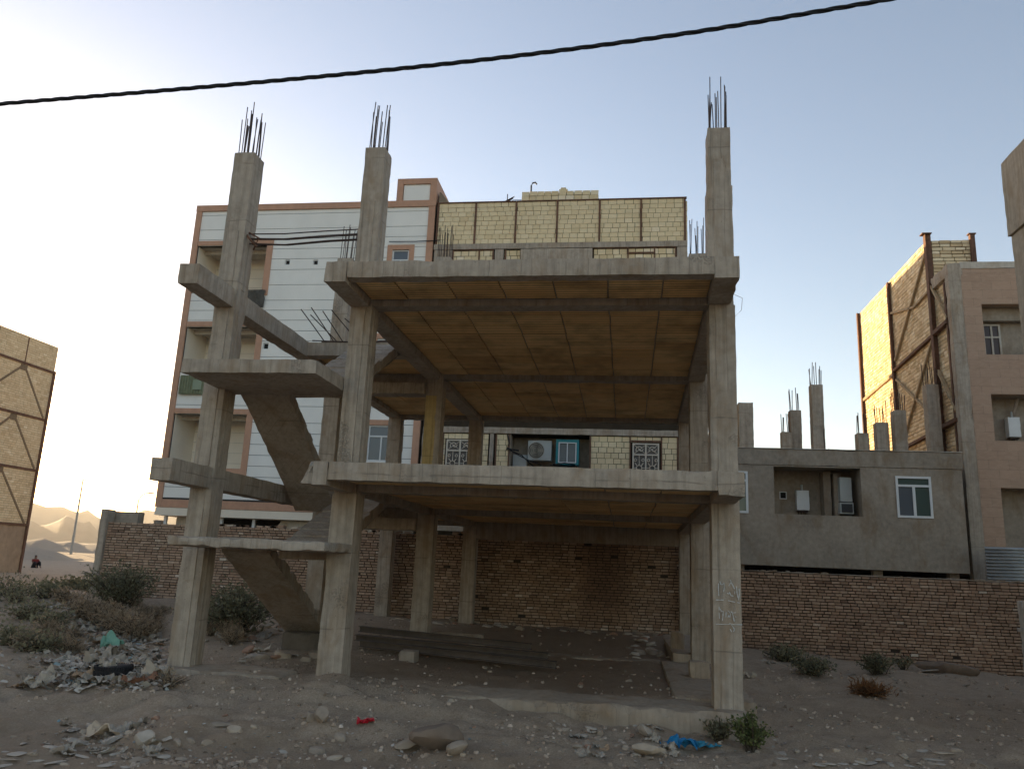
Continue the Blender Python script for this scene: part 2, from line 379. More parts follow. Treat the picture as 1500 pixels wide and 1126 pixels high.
# ------------------------------------------------------------ the unfinished concrete frame
XA, XB, XD = -7.06, -4.60, 1.28
frame = empty('concrete_frame_building', (-2.8, 12.2, -.2), 'unfinished concrete frame of bare columns, slabs and open stairs before the brick wall', 'building')
C_ = M['conc']
def column(x, y, z0, z1, wd=.39, dp=.39, seed=0, fn=None, mat=None, reb=None, steps=(), strips=()):
    mb = MB()
    mb.rough(x, x+wd, y, y+dp, z0, z1, .11, .003, .009, fn, seed=seed)
    # narrow board ridge left by the formwork on the front and right faces
    for a, b in strips: mb.rough(x+.085, x+wd-.105, y-.022, y+.1, a, b, .1, .003, .006, seed=seed+5); mb.rough(x+wd-.1, x+wd+.012, y+.12, y+dp-.13, a, b, .1, .003, .006, seed=seed+6)
    for a, b in steps: mb.rough(x-.018, x+wd+.018, y-.014, y+dp+.014, a, b, .11, .003, .009, seed=seed+3)
    o = mb.build('column', mat or C_, frame, smooth=40)
    if reb:
        n, h0, h1 = reb
        for i in range(n):
            a = i/n*4; sd = int(a); t = a-sd; q = .055
            px, py = [(q+t*(wd-2*q), q), (wd-q, q+t*(dp-2*q)), (wd-q-t*(wd-2*q), dp-q), (q, dp-q-t*(dp-2*q))][sd]
            px += x; py += y; hh = random.uniform(h0, h1); lx, ly = random.uniform(-.02, .03), random.uniform(-.02, .02)
            r = MB()
            for dd in ((0, .02) if i % 4 == 1 else (0,)):
                hh2 = hh-(random.uniform(.05, .2) if dd else 0)
                r.tube([(px+dd, py, z1-.05), (px+dd+lx*.5, py+ly*.5, z1+hh2*.5), (px+dd+lx*1.2, py+ly, z1+hh2)], .0085, 6)
            r.build('rebar', M['rebar'], o)
    return o
TOPZ = 8.62
column(XA, 12.05, -.6, TOPZ, seed=1, strips=((-.55, 1.1), (1.12, 2.55), (2.95, 5.66), (6.04, 7.1)), reb=(12, .66, 1.06))
column(XB, 12.05, -.6, 8.63, wd=.37, seed=2, strips=((-.55, 2.5), (2.96, 5.65), (6.05, 7.6)), reb=(13, .7, 1.06), steps=((-.55, 2.58),))
colD = column(XD, 12.05, -.7, 8.78, wd=.37, seed=3, strips=((-.6, 1.5), (1.52, 2.5), (2.96, 4.3), (4.31, 5.66), (6.05, 8.2)), reb=(12, .62, .98), steps=((6.03, 7.72), (-.65, 5.69)))
for x, yy, sd, mt in ((XA, 17.3, 4, None), (XB, 17.3, 5, None), (XD+.1, 17.3, 6, None)):
    c2 = column(x, yy, -.5, 8.72, seed=sd, reb=(8, .72, .92), mat=mt)
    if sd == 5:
        mb = MB(); mb.rough(XB+.01, XB+.27, 17.292, 17.31, 2.96, 5.3, .1, .002, .01, seed=61); mb.build('yellow_face', M['conc_yellow'], c2, smooth=40)  # thin yellower concrete panel over part of this column's front face
column(XA, 22.45, -.4, 5.9, seed=7); column(XB, 22.45, -.4, 5.9, seed=8); column(XD+.2, 22.45, -.4, 5.9, seed=9)
def shear(p):   # the right-hand bay opens outwards a little towards the back
    return Vector((p[0]+(p[1]-12.05)*.0195, p[1], p[2]))
def part(name, mat, *a, **k):
    mb = MB(); mb.rough(*a, **k); return mb.build(name, mat, frame, smooth=40)
D_ = M['conc_dark']
for zt, zb, zf, zs, i in ((6.03, 5.685, 5.757, 5.815, 0), (2.94, 2.585, 2.665, 2.72, 1)):
    xl = -4.62 if i == 0 else -4.50
    part('main_beam', C_, xl, -4.27, 10.86, 22.85, zb, zt-.004, .13, .005, .013, seed=11+i)
    if i == 1:
        mb = MB(); mb.rough(-4.7, -4.49, 10.865, 12.0, 2.6, 2.935, .07, .022, .06, lambda p: Vector((p[0]+.16*(p[2]-2.6)/.33*(1 if p[0] < -4.6 else 0), p[1], p[2])), freq=5, seed=5)
        mb.build('broken_beam_end', C_, frame, smooth=40)
    part('main_beam', C_, 1.25, 1.605, 10.865, 22.85, zb+.01, zt-.006, .13, .005, .013, fn=shear, seed=13+i)
    part('front_edge_beam', C_, -4.275, 1.255, 10.88, 11.13, zf, zt, .1, .006, .016, seed=15+i)
    mb = MB(); mb.rough(-4.29, 1.27, 11.12, 22.84, zs+.03, zt-.008, .3, .006, .01, fn=lambda p: Vector((p[0]+(p[1]-12.05)*.0195*(p[0]+4.3)/5.6, p[1], p[2]))); mb.build('floor_slab', C_, frame, smooth=40)
    for j, yb in enumerate((12.09, 17.33, 22.48)):
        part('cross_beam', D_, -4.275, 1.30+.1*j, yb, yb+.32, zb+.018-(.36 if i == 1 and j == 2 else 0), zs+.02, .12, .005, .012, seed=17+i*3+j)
    # ribbed clay blocks of the ceiling, laid between the beams
    mb = MB()
    for y0, y1 in ((11.14, 12.08), (12.42, 17.32), (17.66, 22.47)):
        n = max(1, round((y1-y0)/.56)); st = (y1-y0)/n
        for q in range(n):
            ya, yb = y0+q*st, y0+(q+1)*st; xr = 1.25+.0195*(ya-12.05)
            tone = random.uniform(-.12, .12); br = [-4.26]+[-3.62+k*.83+random.uniform(-.008, .008) for k in range(6)]+[xr]
            for x, e in zip(br, br[1:]):
                if e-x < .03: continue
                mb.box(x+.013, e-.013, ya+.011, yb-.011, zs+random.uniform(-.005, .007), zs+.06, r=min(1, max(0, random.uniform(.3, .75)+tone)))
    mb.build('block_ceiling', M['soffit'], frame)
    # the back bay beside the stairs
    part('main_beam', C_, -7.05, -6.71, 10.87, 15.6, zb, zt-.01, .13, .005, .010, seed=21+i)
    part('main_beam', C_, -7.04, -6.72, 15.6, 22.85, zb+.012, zt-.012, .16, .005, .010, seed=23+i)
    part('stair_beam', C_, -6.72, -4.61, 15.3, 15.62, zb+.02, zt-.03, .12, .005, .012, seed=25+i)
    part('cross_beam', C_, -6.73, -4.6, 17.16, 17.64, zb-.37, zb-.1, .12, .007, .02, seed=27+i)
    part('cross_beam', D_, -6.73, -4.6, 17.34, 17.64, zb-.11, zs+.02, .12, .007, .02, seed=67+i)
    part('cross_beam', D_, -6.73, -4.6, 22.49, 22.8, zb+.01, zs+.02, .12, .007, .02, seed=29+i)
    part('floor_slab', C_, -6.72, -4.6, 15.61, 22.84, zs+.03, zt-.02, .3, .005, .01, seed=31+i)
    mb = MB()
    for y0, y1 in ((15.63, 17.33), (17.65, 22.48)):
        n = round((y1-y0)/.5); st = (y1-y0)/n
        for q in range(n):
            x = -6.71
            while x < -4.62:
                e = min(x+.7, -4.61); mb.box(x+.006, e-.006, y0+q*st+.004, y0+(q+1)*st-.004, zs+random.uniform(-.004, .005), zs+.06, r=random.uniform(.3, .8)); x = e
    mb.build('block_ceiling', M['soffit'], frame)
# stairs: half landings at the front, flights falling to the back
def flight(x0, x1, ya, za, yb, zb, t=.2, n=9, seed=0, broken=0):
    mb = MB(); L = yb-ya; dz = zb-za
    nn = 22; vs = []; cols = 9
    rows = []
    for i in range(nn+1):
        f = i/nn; row = []
        for j in range(cols+1):
            x = x0+(x1-x0)*j/cols; p = Vector((x, ya+L*f, za+dz*f))
            d = noise.noise_vector((p+Vector((seed*5, 0, 0)))*2.4)*.014
            if j in (0, cols): d.x += noise.noise(p*5+Vector((seed, 2, 1)))*.03
            row.append(p+d)
        rows.append(row)
    bot = [q for r in rows for q in r]; N = cols+1
    mb.add(bot, [(i*N+j, i*N+N+j, i*N+N+j+1, i*N+j+1) for i in range(nn) for j in range(cols)])
    # rough cast top with worn, slightly toothed sides
    s_ = 2*n
    for q in range(s_):
        f0, f1 = q/s_, (q+1)/s_; y0, y1 = ya+L*f0, ya+L*f1; k = random.uniform(-.015, .02)+(.03 if q % 2 else 0)*(1 if broken else .4)
        q0, q1 = za+dz*f0+.006, za+dz*f1+.006; g = random.uniform(0, .02+broken); g2 = random.uniform(0, .015+broken)
        mb.hexa([(x0+g,y0,q0),(x1-g2,y0,q0),(x1-g2,y1,q1),(x0+g,y1,q1),(x0+g,y0,q0+t+k),(x1-g2,y0,q0+t+k),(x1-g2,y1,q1+t+k),(x0+g,y1,q1+t+k)])
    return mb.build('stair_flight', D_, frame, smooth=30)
part('landing', C_, -6.79, -4.61, 10.89, 12.5, 4.245, 4.465, .1, .006, .014, seed=41)
mb = MB(); mb.rough(-6.64, -4.22, 10.9, 12.5, 1.645, 1.79, .09, .012, .03, seed=42)
mb.build('landing', C_, frame, smooth=40)
flight(-6.58, -5.72, 12.45, 4.25, 15.25, 2.45, seed=1)
flight(-5.62, -4.66, 12.45, 4.2, 15.25, 5.72, seed=2)
flight(-6.52, -5.70, 12.3, 1.60, 15.2, .12, t=.22, seed=3, broken=.05)
flight(-5.60, -4.66, 12.45, 1.52, 15.25, 2.62, seed=4)
M['stone_foot'] = flat('dark_rubble_concrete', (.15,.12,.09), .4, 6, .6, .95)
mb = MB(); mb.rough(-6.45, -5.68, 14.85, 15.5, -.5, .16, .1, .03, .06, seed=44); mb.build('stair_footing', M['stone_foot'], frame, smooth=40)
# loose starter bars: beam bars between two columns, fan of slab bars
mb = MB()
for q, (z, y) in enumerate(((7.11, 12.18), (7.075, 12.34), (7.035, 12.2), (6.99, 12.36), (6.96, 12.25))):
    mb.tube([(-6.75, y, z-.02), (-6.0, y+.02, z-.02-.006*q), (-5.2, y, z+.01), (-4.5, y, z+.035)], .011, 6)
mb.build('rebar', M['rebar'], frame)
mb = MB(); mb.tube([(-6.7, 12.17, 7.08), (-6.58, 12.1, 6.95), (-6.5, 12.2, 6.86), (-6.55, 12.33, 6.95), (-6.7, 12.3, 7.05)], .02, 6); mb.tube([(-6.66, 12.2, 7.12), (-6.45, 12.16, 7.0), (-6.6, 12.3, 6.84)], .02, 6)
mb.build('rebar_hooks', M['rust'], frame)
for x, dx, hh in ((-6.35, -.42, .62), (-6.15, -.4, .66), (-5.95, -.34, .58), (-5.6, -.5, .6), (-5.25, -.55, .42), (-6.05, -.5, .5)):
    mb = MB(); mb.tube([(x, 15.45, 5.98), (x+dx*.5, 15.2, 5.98+hh*.5), (x+dx, 14.9, 5.98+hh)], .011, 6); mb.build('rebar', M['rebar'], frame)
mb = MB(); mb.tube([(-6.6, 15.25, 6.02), (-5.6, 15.3, 6.0), (-4.7, 15.28, 6.04)], .012, 6); mb.tube([(-6.5, 15.5, 6.06), (-5.6, 15.5, 6.05), (-4.7, 15.5, 6.07)], .012, 6); mb.build('rebar', M['rebar'], frame)
mb = MB()
for q in range(9):
    a = Vector((1.60+random.uniform(0, .05), 12.1+random.uniform(0, .3), 5.62+random.uniform(-.16, .06))); mb.rough(a.x-.03, a.x+.03, a.y-.04, a.y+.04, a.z-.03, a.z+.03, .03, .02, .02, seed=q)
mb.tube([(1.62, 12.1, 5.9), (1.78, 12.05, 5.8), (1.76, 12.05, 5.6), (1.65, 12.1, 5.5)], .0035, 4)
mb.build('spilled_concrete', M['conc_dark'], frame)
# grade beams and broken floor at ground level
part('grade_beam', M['conc_low'], -2.6, 1.75, 11.66, 12.7, -.85, -.26, .08, .028, .07, seed=51)
part('grade_beam', M['conc_low'], -7.2, -5.0, 11.62, 12.5, -.75, -.165, .08, .025, .06, seed=52)
part('grade_beam', M['conc_low'], .75, 1.95, 12.69, 17.4, -.75, -.215, .12, .016, .04, seed=53)
part('grade_beam', M['conc_low'], 1.0, 1.95, 17.39, 22.5, -.6, -.06, .12, .016, .04, seed=54)
part('grade_beam', M['conc_low'], -4.3, .76, 17.2, 17.75, -.6, -.235, .12, .016, .03, seed=55)
# chalked numbers on the front right column
def chalk(strokes, Y=12.018):
    mb = MB()
    f = 1150.0
    for st in strokes:
        pts = []
        for u, v in st:
            px, py = 1030+u/10.24, 830+v/10.24
            d = camo.matrix_world.to_3x3() @ Vector((px-750, -(py-563), -f)); q = Vector((0,0,H))+d*(Y/d.y); pts.append(q)
        for a, b in zip(pts, pts[1:]):
            n = max(1, int((b-a).length/.03))
            for k in range(n):
                p0, p1 = a.lerp(b, k/n), a.lerp(b, (k+1)/n)
                if random.random() < .12: continue
                ww = random.uniform(.007, .015)
                mb.bar(p0, p1+(p1-p0)*.1, .004, ww, up=(0,0,1) if abs((p1-p0).normalized().z) < .9 else (1,0,0))
    return mb
S = [[(235,210),(228,320),(235,430)],[(250,215),(265,262),(290,262),(312,240),(318,300),(303,400)],[(405,190),(422,225),(385,280),(362,335),(362,390),(382,408),(398,375)],[(400,390),(418,430),(450,436),(474,405),(470,330),(445,275),(415,225)],[(500,290),(508,390),(530,495)],[(530,495),(545,400),(540,330)],
     [(190,495),(340,495),(440,520),(580,545)],[(240,600),(240,690),(245,770)],[(255,625),(275,668),(302,660),(297,730),(290,800)],[(345,680),(340,750),(372,756),(386,722),(400,755),(412,700),(380,660)],[(415,665),(440,690),(488,684)],[(440,690),(455,760),(466,810)],[(484,742),(496,750)],[(190,860),(390,860),(402,846),(430,862),(585,865)],[(410,850),(450,900),(470,940),(455,968)],[(400,970),(405,930),(426,970)]]
M['chalk'] = flat('white_chalk', (.62,.60,.56), .2, 60, .1, .9)
for ix in ((0,), (1,), (2, 3), (4, 5), (7,), (8,), (9,), (10, 11, 12), (14, 15)): chalk([S[i] for i in ix]).build('chalk_digit', M['chalk'], colD)
for i in (6, 13): chalk([S[i]]).build('chalk_line', M['chalk'], colD)
# ------------------------------------------------------------ red brick boundary wall
def rw(u, v):
    r = random.gauss(.5, .16)
    if v < .45 and random.random() < .4: r += .35        # salt-whitened lower courses
    soot = max(0, 1-abs((u-15.6)/.9)**3)*max(0, min(1, (v-.3)*1.2))
    return min(1, max(0.0, r*(1-.9*soot)))
tall = empty('brick_wall', (-7, 23.2, 0), 'tall rough red brick boundary wall running behind the concrete frame', 'wall')
F = frontF(-16.2, 23.24, -.45)
mb = MB(); courses(mb, F, 18.1, 2.80,   .205, .080, .02, dep=.055, bed=1.15, jit=.014, rfn=rw, rot=.012, skip=.004); mb.build('brickwork', M['brick_red'], tall)
mb = MB(); mb.box(-16.2, 1.9, 23.24, 23.5, -.6, 2.34); mb.build('mortar_core', M['mortar'], tall)
mb = MB()
for q in range(64):
    x = random.uniform(-15.3, 1.7); mb.fbox((Vector((x,23.2,2.35)),Vector((1,0,0)),Vector((0,0,1)),Vector((0,-1,0))), 0, .2, 0, random.choice((.05,.06,.09)), -.2, .02, 0, random.random(), random.uniform(-.1, .1))
mb.build('loose_bricks', M['brick_red'], tall)
mb = MB(); mb.rough(-16.44, -16.2, 23.1, 23.5, -.5, 2.74, .12, .008, .02); mb.build('end_pier', M['conc'], tall, smooth=40)
low = empty('brick_wall', (7, 23.2, -.5), 'lower red brick boundary wall in front of the grey rendered house', 'wall')
mb = MB(); courses(mb, frontF(1.93, 23.26, -1.0), 13.5, 2.67,   .205, .080, .02, dep=.055, bed=1.15, jit=.012, rfn=lambda u, v: min(1, max(0, random.gauss(.40, .15))), rot=.012, skip=.003); mb.build('brickwork', M['brick_red'], low)
mb = MB(); mb.box(1.93, 15.4, 23.26, 23.5, -1.1, 1.665); mb.build('mortar_core', M['mortar'], low)
mb = MB(); mb.rough(1.93, 15.4, 23.19, 23.5, 1.67, 1.70, .12, .008, .015)
for q in range(30):
    x = random.uniform(3, 12); mb.rough(x, x+random.uniform(.05, .25), 23.2, 23.4, 1.69, 1.69+random.uniform(.015, .05), .05, .012, .02, seed=q)
mb.build('cement_capping', M['conc_low'], low, smooth=40)
mb = MB(); mb.rough(-16.3, -15.45, 23.55, 23.9, -.3, 2.70, .15, .004)
tag(mb.build('guard_box', M['conc_smooth'], smooth=40), 'plain grey rendered block behind the end pier of the tall brick wall', 'wall')
# ------------------------------------------------------------ white clad apartment block with pink bands
WY = 27.0
white = empty('apartment_building', (-12, 27, 0), 'tall apartment block clad in white boards with pinkish stone bands and open balconies', 'building')
bal = [(-16.83, -13.93, z0, z1) for z0, z1 in ((11.32, 13.28), (7.75, 9.95), (4.55, 6.55))]
bal[1] = (-16.83, -13.93, 8.15, 9.95)
wins = [(-8.85, -8.2, 12.1, 13.0, 1), (-9.2, -8.22, 4.95, 6.25, 1), (-9.15, -8.3, 8.3, 9.5, 1), (-13.12, -12.92, 12.46, 12.66, 0), (-11.98, -11.78, 12.44, 12.64, 0), (-13.62, -13.4, 9.08, 9.32, 0), (-10.6, -10.4, 9.1, 9.3, 0)]
holes = bal+[q[:4] for q in wins]
hF = [(h[0]+17.06, h[1]+17.06, h[2]-3.07, h[3]-3.07) for h in holes]
F = frontF(-17.06, WY, 3.07)
mb = MB(); wallcells(mb, F, .03, 9.75, .03, 11.9, -.18, -.012, hF); mb.build('backing_wall', M['dark_gap'], white)
mb = MB()
z = 3.42
while z < 14.75:
    z1 = min(z+random.choice((.40, .42, .44, .62)), 14.75)
    for a, b in subtract(-16.83, -7.55, [(h[0], h[1]) for h in holes if h[2] < z1 and h[3] > z]):
        mb.box(a, b, WY-.012, WY+.012, z+.010, z1-.008)
    # cut pieces above and under an opening inside the row
    for h in holes:
        if h[2] < z1 and h[3] > z:
            if h[3] < z1-.02: mb.box(h[0], h[1], WY-.0115, WY+.012, h[3]+.005, z1-.008)
            if h[2] > z+.02: mb.box(h[0], h[1], WY-.0115, WY+.012, z+.010, h[2]-.005)
    z = z1
mb.build('cladding', M['panel'], white)
mb = MB()
def band(x0, x1, z0, z1, d=.06): mb.box(x0, x1, WY-d, WY+.05, z0, z1)
band(-17.08, -7.28, 14.75, 15.0, .075); band(-17.07, -16.84, 3.07, 14.745); band(-7.54, -7.29, 3.07, 14.745)
band(-16.83, -7.55, 3.07, 3.36, .065); 
for z0, z1 in ((13.30, 13.48), (9.97, 10.16), (6.57, 6.76)): band(-16.83, -13.66, z0, z1, .055)
for (a, b, c, d) in bal: band(-13.92, -13.68, c-.1, d+.015, .05)
band(-16.83, -13.68, 4.30, 4.54, .052)
for (a, b, c, d, k) in wins:
    if k:
        band(a-.2, a-.005, c-.05, d+.2, .045); band(b+.005, b+.2, c-.05, d+.2, .045); band(a-.004, b+.004, d+.005, d+.2, .04)
mb.build('stone_band', M['pink_trim'], white)
mb = MB()
for (a, b, c, d) in bal:
    mb.box(a, b, WY+1.5, WY+1.6, c-.1, d+.3); mb.box(a-.1, a+.02, WY+.06, WY+1.5, c-.1, d+.3); mb.box(b-.02, b+.1, WY+.06, WY+1.5, c-.1, d+.3)
    zz = c+.25
mb.build('balcony_wall', M['cream_wall'], white)
mb = MB()
for (a, b, c, d) in bal:
    mb.box(a, b, WY+.06, WY+1.5, d+.0, d+.12); mb.box(a, b, WY+.06, WY+1.5, c-.1, c+.0)
    mb.box(a+.02, b-.02, WY+.5, WY+.62, d-.14, d-.002)
    for q in range(5): mb.box(a+.03, b-.03, WY+1.492, WY+1.499, c+.35+q*.4, c+.365+q*.4)
mb.build('balcony_slab', M['render_frame'], white)
for (a, b, c, d, k) in wins:
    mb = MB()
    e = .05 if k else .025
    mb.box(a, b, WY+.02, WY+.09, c, c+e); mb.box(a, b, WY+.02, WY+.09, d-e, d); mb.box(a, a+e, WY+.021, WY+.089, c+e, d-e); mb.box(b-e, b, WY+.021, WY+.089, c+e, d-e)
    if k:
        mb.box(a+e, b-e, WY+.022, WY+.088, d-.42, d-.37); mb.box((a+b)/2-.025, (a+b)/2+.025, WY+.023, WY+.087, c+e, d-.42)
    o = mb.build('window', M['white_frame'], white)
    mb = MB(); mb.box(a+e*.5, b-e*.5, WY+.05, WY+.06, c+e*.5, d-e*.5); mb.build('pane', M['pane_blue'] if k else M['black_void'], o)
# shutter and awning, air grilles, crate on the balcony
mb = MB(); mb.rough(-16.72, -15.75, WY-.14, WY-.07, 7.28, 8.02, .12, .006, .01)
for q in range(9): mb.box(-16.70+q*.105, -16.66+q*.105, WY-.17, WY-.14, 7.32, 7.98)
M['green_cloth'] = flat('green_awning_cloth', srgb(128,132,104)[:3], .3, 6, .3, .9)
mb.build('awning', M['green_cloth'], white)
mb = MB(); mb.box(-16.2, -15.75, WY+.08, WY+.1, 7.42, 7.83); mb.box(-16.15, -15.8, WY-.19, WY-.171, 7.45, 7.82); mb.build('awning_window', flat('pale_green_pane', srgb(140,150,126)[:3], .1, 4, .1, .6), white)
M['shade_net'] = flat('dark_shade_net', (.10,.09,.075), .7, 9, .9, .95)
mb = MB(); mb.rough(-14.5, -13.75, WY-.12, WY-.06, 10.7, 11.42, .06, .03, .02, freq=6); mb.build('balcony_screen', M['shade_net'], white, smooth=60)
# body, roof box, ground floor
mb = MB(); mb.box(-17.0, -7.33, WY+1.6, 41, 3.0, 14.9); mb.box(-17.05, -17.0, WY+.05, WY+1.6, 3.06, 14.9); mb.box(-7.38, -7.33, WY+.05, WY+1.6, 3.06, 14.9); mb.box(-13.8, -7.4, WY+.18, WY+1.6, 14.6, 14.93); mb.box(-17, -13.8, WY+.05, WY+1.6, 14.7, 14.93)
mb.build('body', M['conc_smooth'], white)
mb = MB(); mb.box(-17.05, -7.3, WY-.05, 41, 2.78, 3.06); mb.build('underside_slab', M['cream_wall'], white)
mb = MB(); mb.box(-8.60, -7.56, WY+.01, WY+2.5, 15.0, 15.695); mb.build('parapet_box', M['panel'], white)
mb = MB()
for a, b, c, d in ((-8.86,-8.62,15.002,15.93),(-7.54,-7.29,15.002,15.93),(-8.615,-7.545,15.70,15.93)): mb.box(a, b, WY-.05, WY+2.6, c, d)
mb.build('parapet_trim', M['pink_trim'], white)
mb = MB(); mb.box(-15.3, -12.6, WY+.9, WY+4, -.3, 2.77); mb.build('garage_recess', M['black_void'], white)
mb = MB(); mb.box(-16.6, -15.3, WY+.7, WY+4, -.3, 2.77); mb.build('ground_floor_wall', M['render_frame'], white)
mb = MB(); mb.box(-12.3, -7.4, WY+.4, WY+4, -.3, 2.77)
mb.hexa([(-12.9,WY+.41,1.9),(-12.3,WY+.41,1.9),(-12.3,WY+.9,1.9),(-12.9,WY+.9,1.9),(-12.32,WY+.41,2.77),(-12.3,WY+.41,2.77),(-12.3,WY+.9,2.77),(-12.32,WY+.9,2.77)])
mb.build('ground_floor_wall', M['render_frame'], white)
for x in (-14.55, -13.3, -16.75):
    mb = MB(); mb.box(x-.05, x+.05, WY+.2, WY+.3, -.3, 2.77); mb.build('post', M['white_frame'], white)
mb = MB(); mb.rough(-17.3, -16.95, WY+.3, WY+.6, 2.3, 2.62, .08, .03, .05); mb.build('broken_bracket', M['conc_dark'], white)
# ------------------------------------------------------------ cream hollow-brick building with concrete bands
cream = empty('brick_building', (-2.5, 27, 0), 'cream hollow-brick building with rusty steel ties and grey concrete bands beside the white block', 'building')
mb = MB(); mb.box(-7.2, 2.07, WY+.95, 42.6, 0, 14.85); mb.box(-7.2, 2.07, WY+.06, WY+.949, 6.04, 14.85); mb.box(-7.2, 2.07, WY+.06, WY+.949, 0, 3.54); mb.box(-7.2, -4.085, WY+.061, WY+.95, 3.54, 6.04); mb.box(-1.195, 2.07, WY+.061, WY+.95, 3.54, 6.04); mb.box(-4.03, -1.14, WY+.46, WY+4, 14.85, 15.43); mb.build('core', M['joint_dark'], cream)
top = frontF(-7.2, WY+.06, 13.2)
mb = MB(); courses(mb, top, 9.27, 1.66, .29, .185, .014, dep=.065, jit=.004, rfn=lambda u, v: min(1, max(0, random.gauss(.5, .16))), rot=.004); 
courses(mb, frontF(-4.05, WY+.45, 14.9), 2.93, .58, .29, .18, .02, dep=.06, jit=.01)
mb.box(-2.62, -2.3, WY+.42, WY+.8, 15.48, 15.56); mb.box(-2.56, -2.36, WY+.43, WY+.8, 15.56, 15.63)
for q in range(10): mb.box(-7.2+random.uniform(0, 8.7), -7.2+9, WY+.3, WY+.5, 14.86, 14.87)
courses(mb, (Vector((2.07, WY+.06, 0)), Vector((0,1,0)), Vector((0,0,1)), Vector((1,0,0))), 15.5, 14.8, .29, .2, .02, dep=.05, jit=.006)
bays = [(-6.45,-4.8,4.3,6.02), (-4.55,-4.05,4.3,6.02), (-1.2,1.72,4.3,6.02)]
gw = [(-6.3,-5.3,4.5,5.8), (.22,1.12,4.5,5.8)]
for b in bays: courses(mb, frontF(b[0], WY+.06, b[2]), b[1]-b[0], b[3]-b[2], .26, .19, .015, dep=.03, jit=.004, rfn=lambda u, v: min(1, max(0, random.gauss(.5, .16))), holes=[(g[0]-b[0]-.05, g[1]-b[0]+.05, g[2]-b[2]-.05, g[3]-b[2]+.05) for g in gw if g[0] > b[0]-.3 and g[1] < b[1]+.3], rot=.004)
for a, b in ((-6.5,-4.95),(-4.55,-3.95),(-1.24,1.7)): courses(mb, frontF(a, WY+.06, 12.5), b-a, .44, .27, .2, .02, dep=.03, jit=.006)
mb.build('brickwork', M['brick_cream'], cream)
mb = MB()
mb.rough(-7.25, 2.1, WY-.06, WY+.05, 12.97, 13.19, .2, .005, .012)
mb.rough(-7.22, -6.52, WY-.05, WY+.05, 9.5, 12.965, .2, .004, .012); mb.rough(-4.9, -4.57, WY-.05, WY+.05, 9.5, 12.965, .2, .004, .012); mb.rough(1.74, 2.09, WY-.05, WY+.05, 9.5, 12.965, .2, .004, .012)
mb.rough(-3.93, -1.28, WY-.12, WY+.05, 10.5, 12.93, .2, .004, .012)
mb.rough(-7.22, 2.09, WY-.05, WY+.05, 9.1, 9.49, .2, .005, .012)
mb.rough(-7.2, 2.09, WY-.04, WY+.05, 6.04, 6.26, .2, .005, .012); mb.rough(-4.75, -4.6, WY-.04, WY+.05, 3.6, 6.035, .2); mb.rough(1.76, 2.0, WY-.04, WY+.05, 3.6, 6.035, .2); mb.rough(-7.2, -6.5, WY-.04, WY+.05, 3.6, 6.035, .2)
mb.rough(-7.2, 2.09, WY-.04, WY+.05, 2.6, 3.6, .2, .005, .012)
mb.build('concrete_band', M['conc'], cream, smooth=40)
ties = [(x-.035, x+.035, WY-.045, WY+.06, 13.195, 14.86) for x in (-7.17, -5.71, -4.17, -2.62, -1.05, .46, 2.03)]
ties += [(-7.23, 2.1, WY-.05, WY+.1, 14.862, 14.90), (-6.52, -4.95, WY-.03, WY+.06, 12.95, 12.968), (-1.24, 1.7, WY-.03, WY+.06, 12.95, 12.968)]
ties += [(x-.025, x+.025, WY-.02, WY+.06, 12.4, 12.948) for x in (-6.5, -5.5, -4.97, -4.5, 0, .95, 1.7)]+[(.03, .92, WY-.015, WY+.06, 12.74, 12.79)]
ties += [(x-.022, x+.022, WY-.01, WY+.06, 4.3, 6.03) for x in (-6.43, -5.22, 1.74, .14, 1.2, -1.22, -4.52, -4.06)]+[(.17, 1.17, WY-.005, WY+.06, 5.84, 5.9)]
for t in ties: mb = MB(); mb.box(*t); mb.build('steel_tie', M['rust'], cream)
# alcove
mb = MB(); mb.box(-4.0, -1.25, WY+.8, WY+.9, 3.6, 6.03); mb.box(-4.08, -4.0, WY+.05, WY+.9, 3.6, 6.03); mb.box(-1.25, -1.2, WY+.05, WY+.9, 3.6, 6.03); mb.box(-4.0, -1.25, WY+.05, WY+.9, 3.55, 3.6)
mb.build('alcove', M['conc_smooth'], cream)
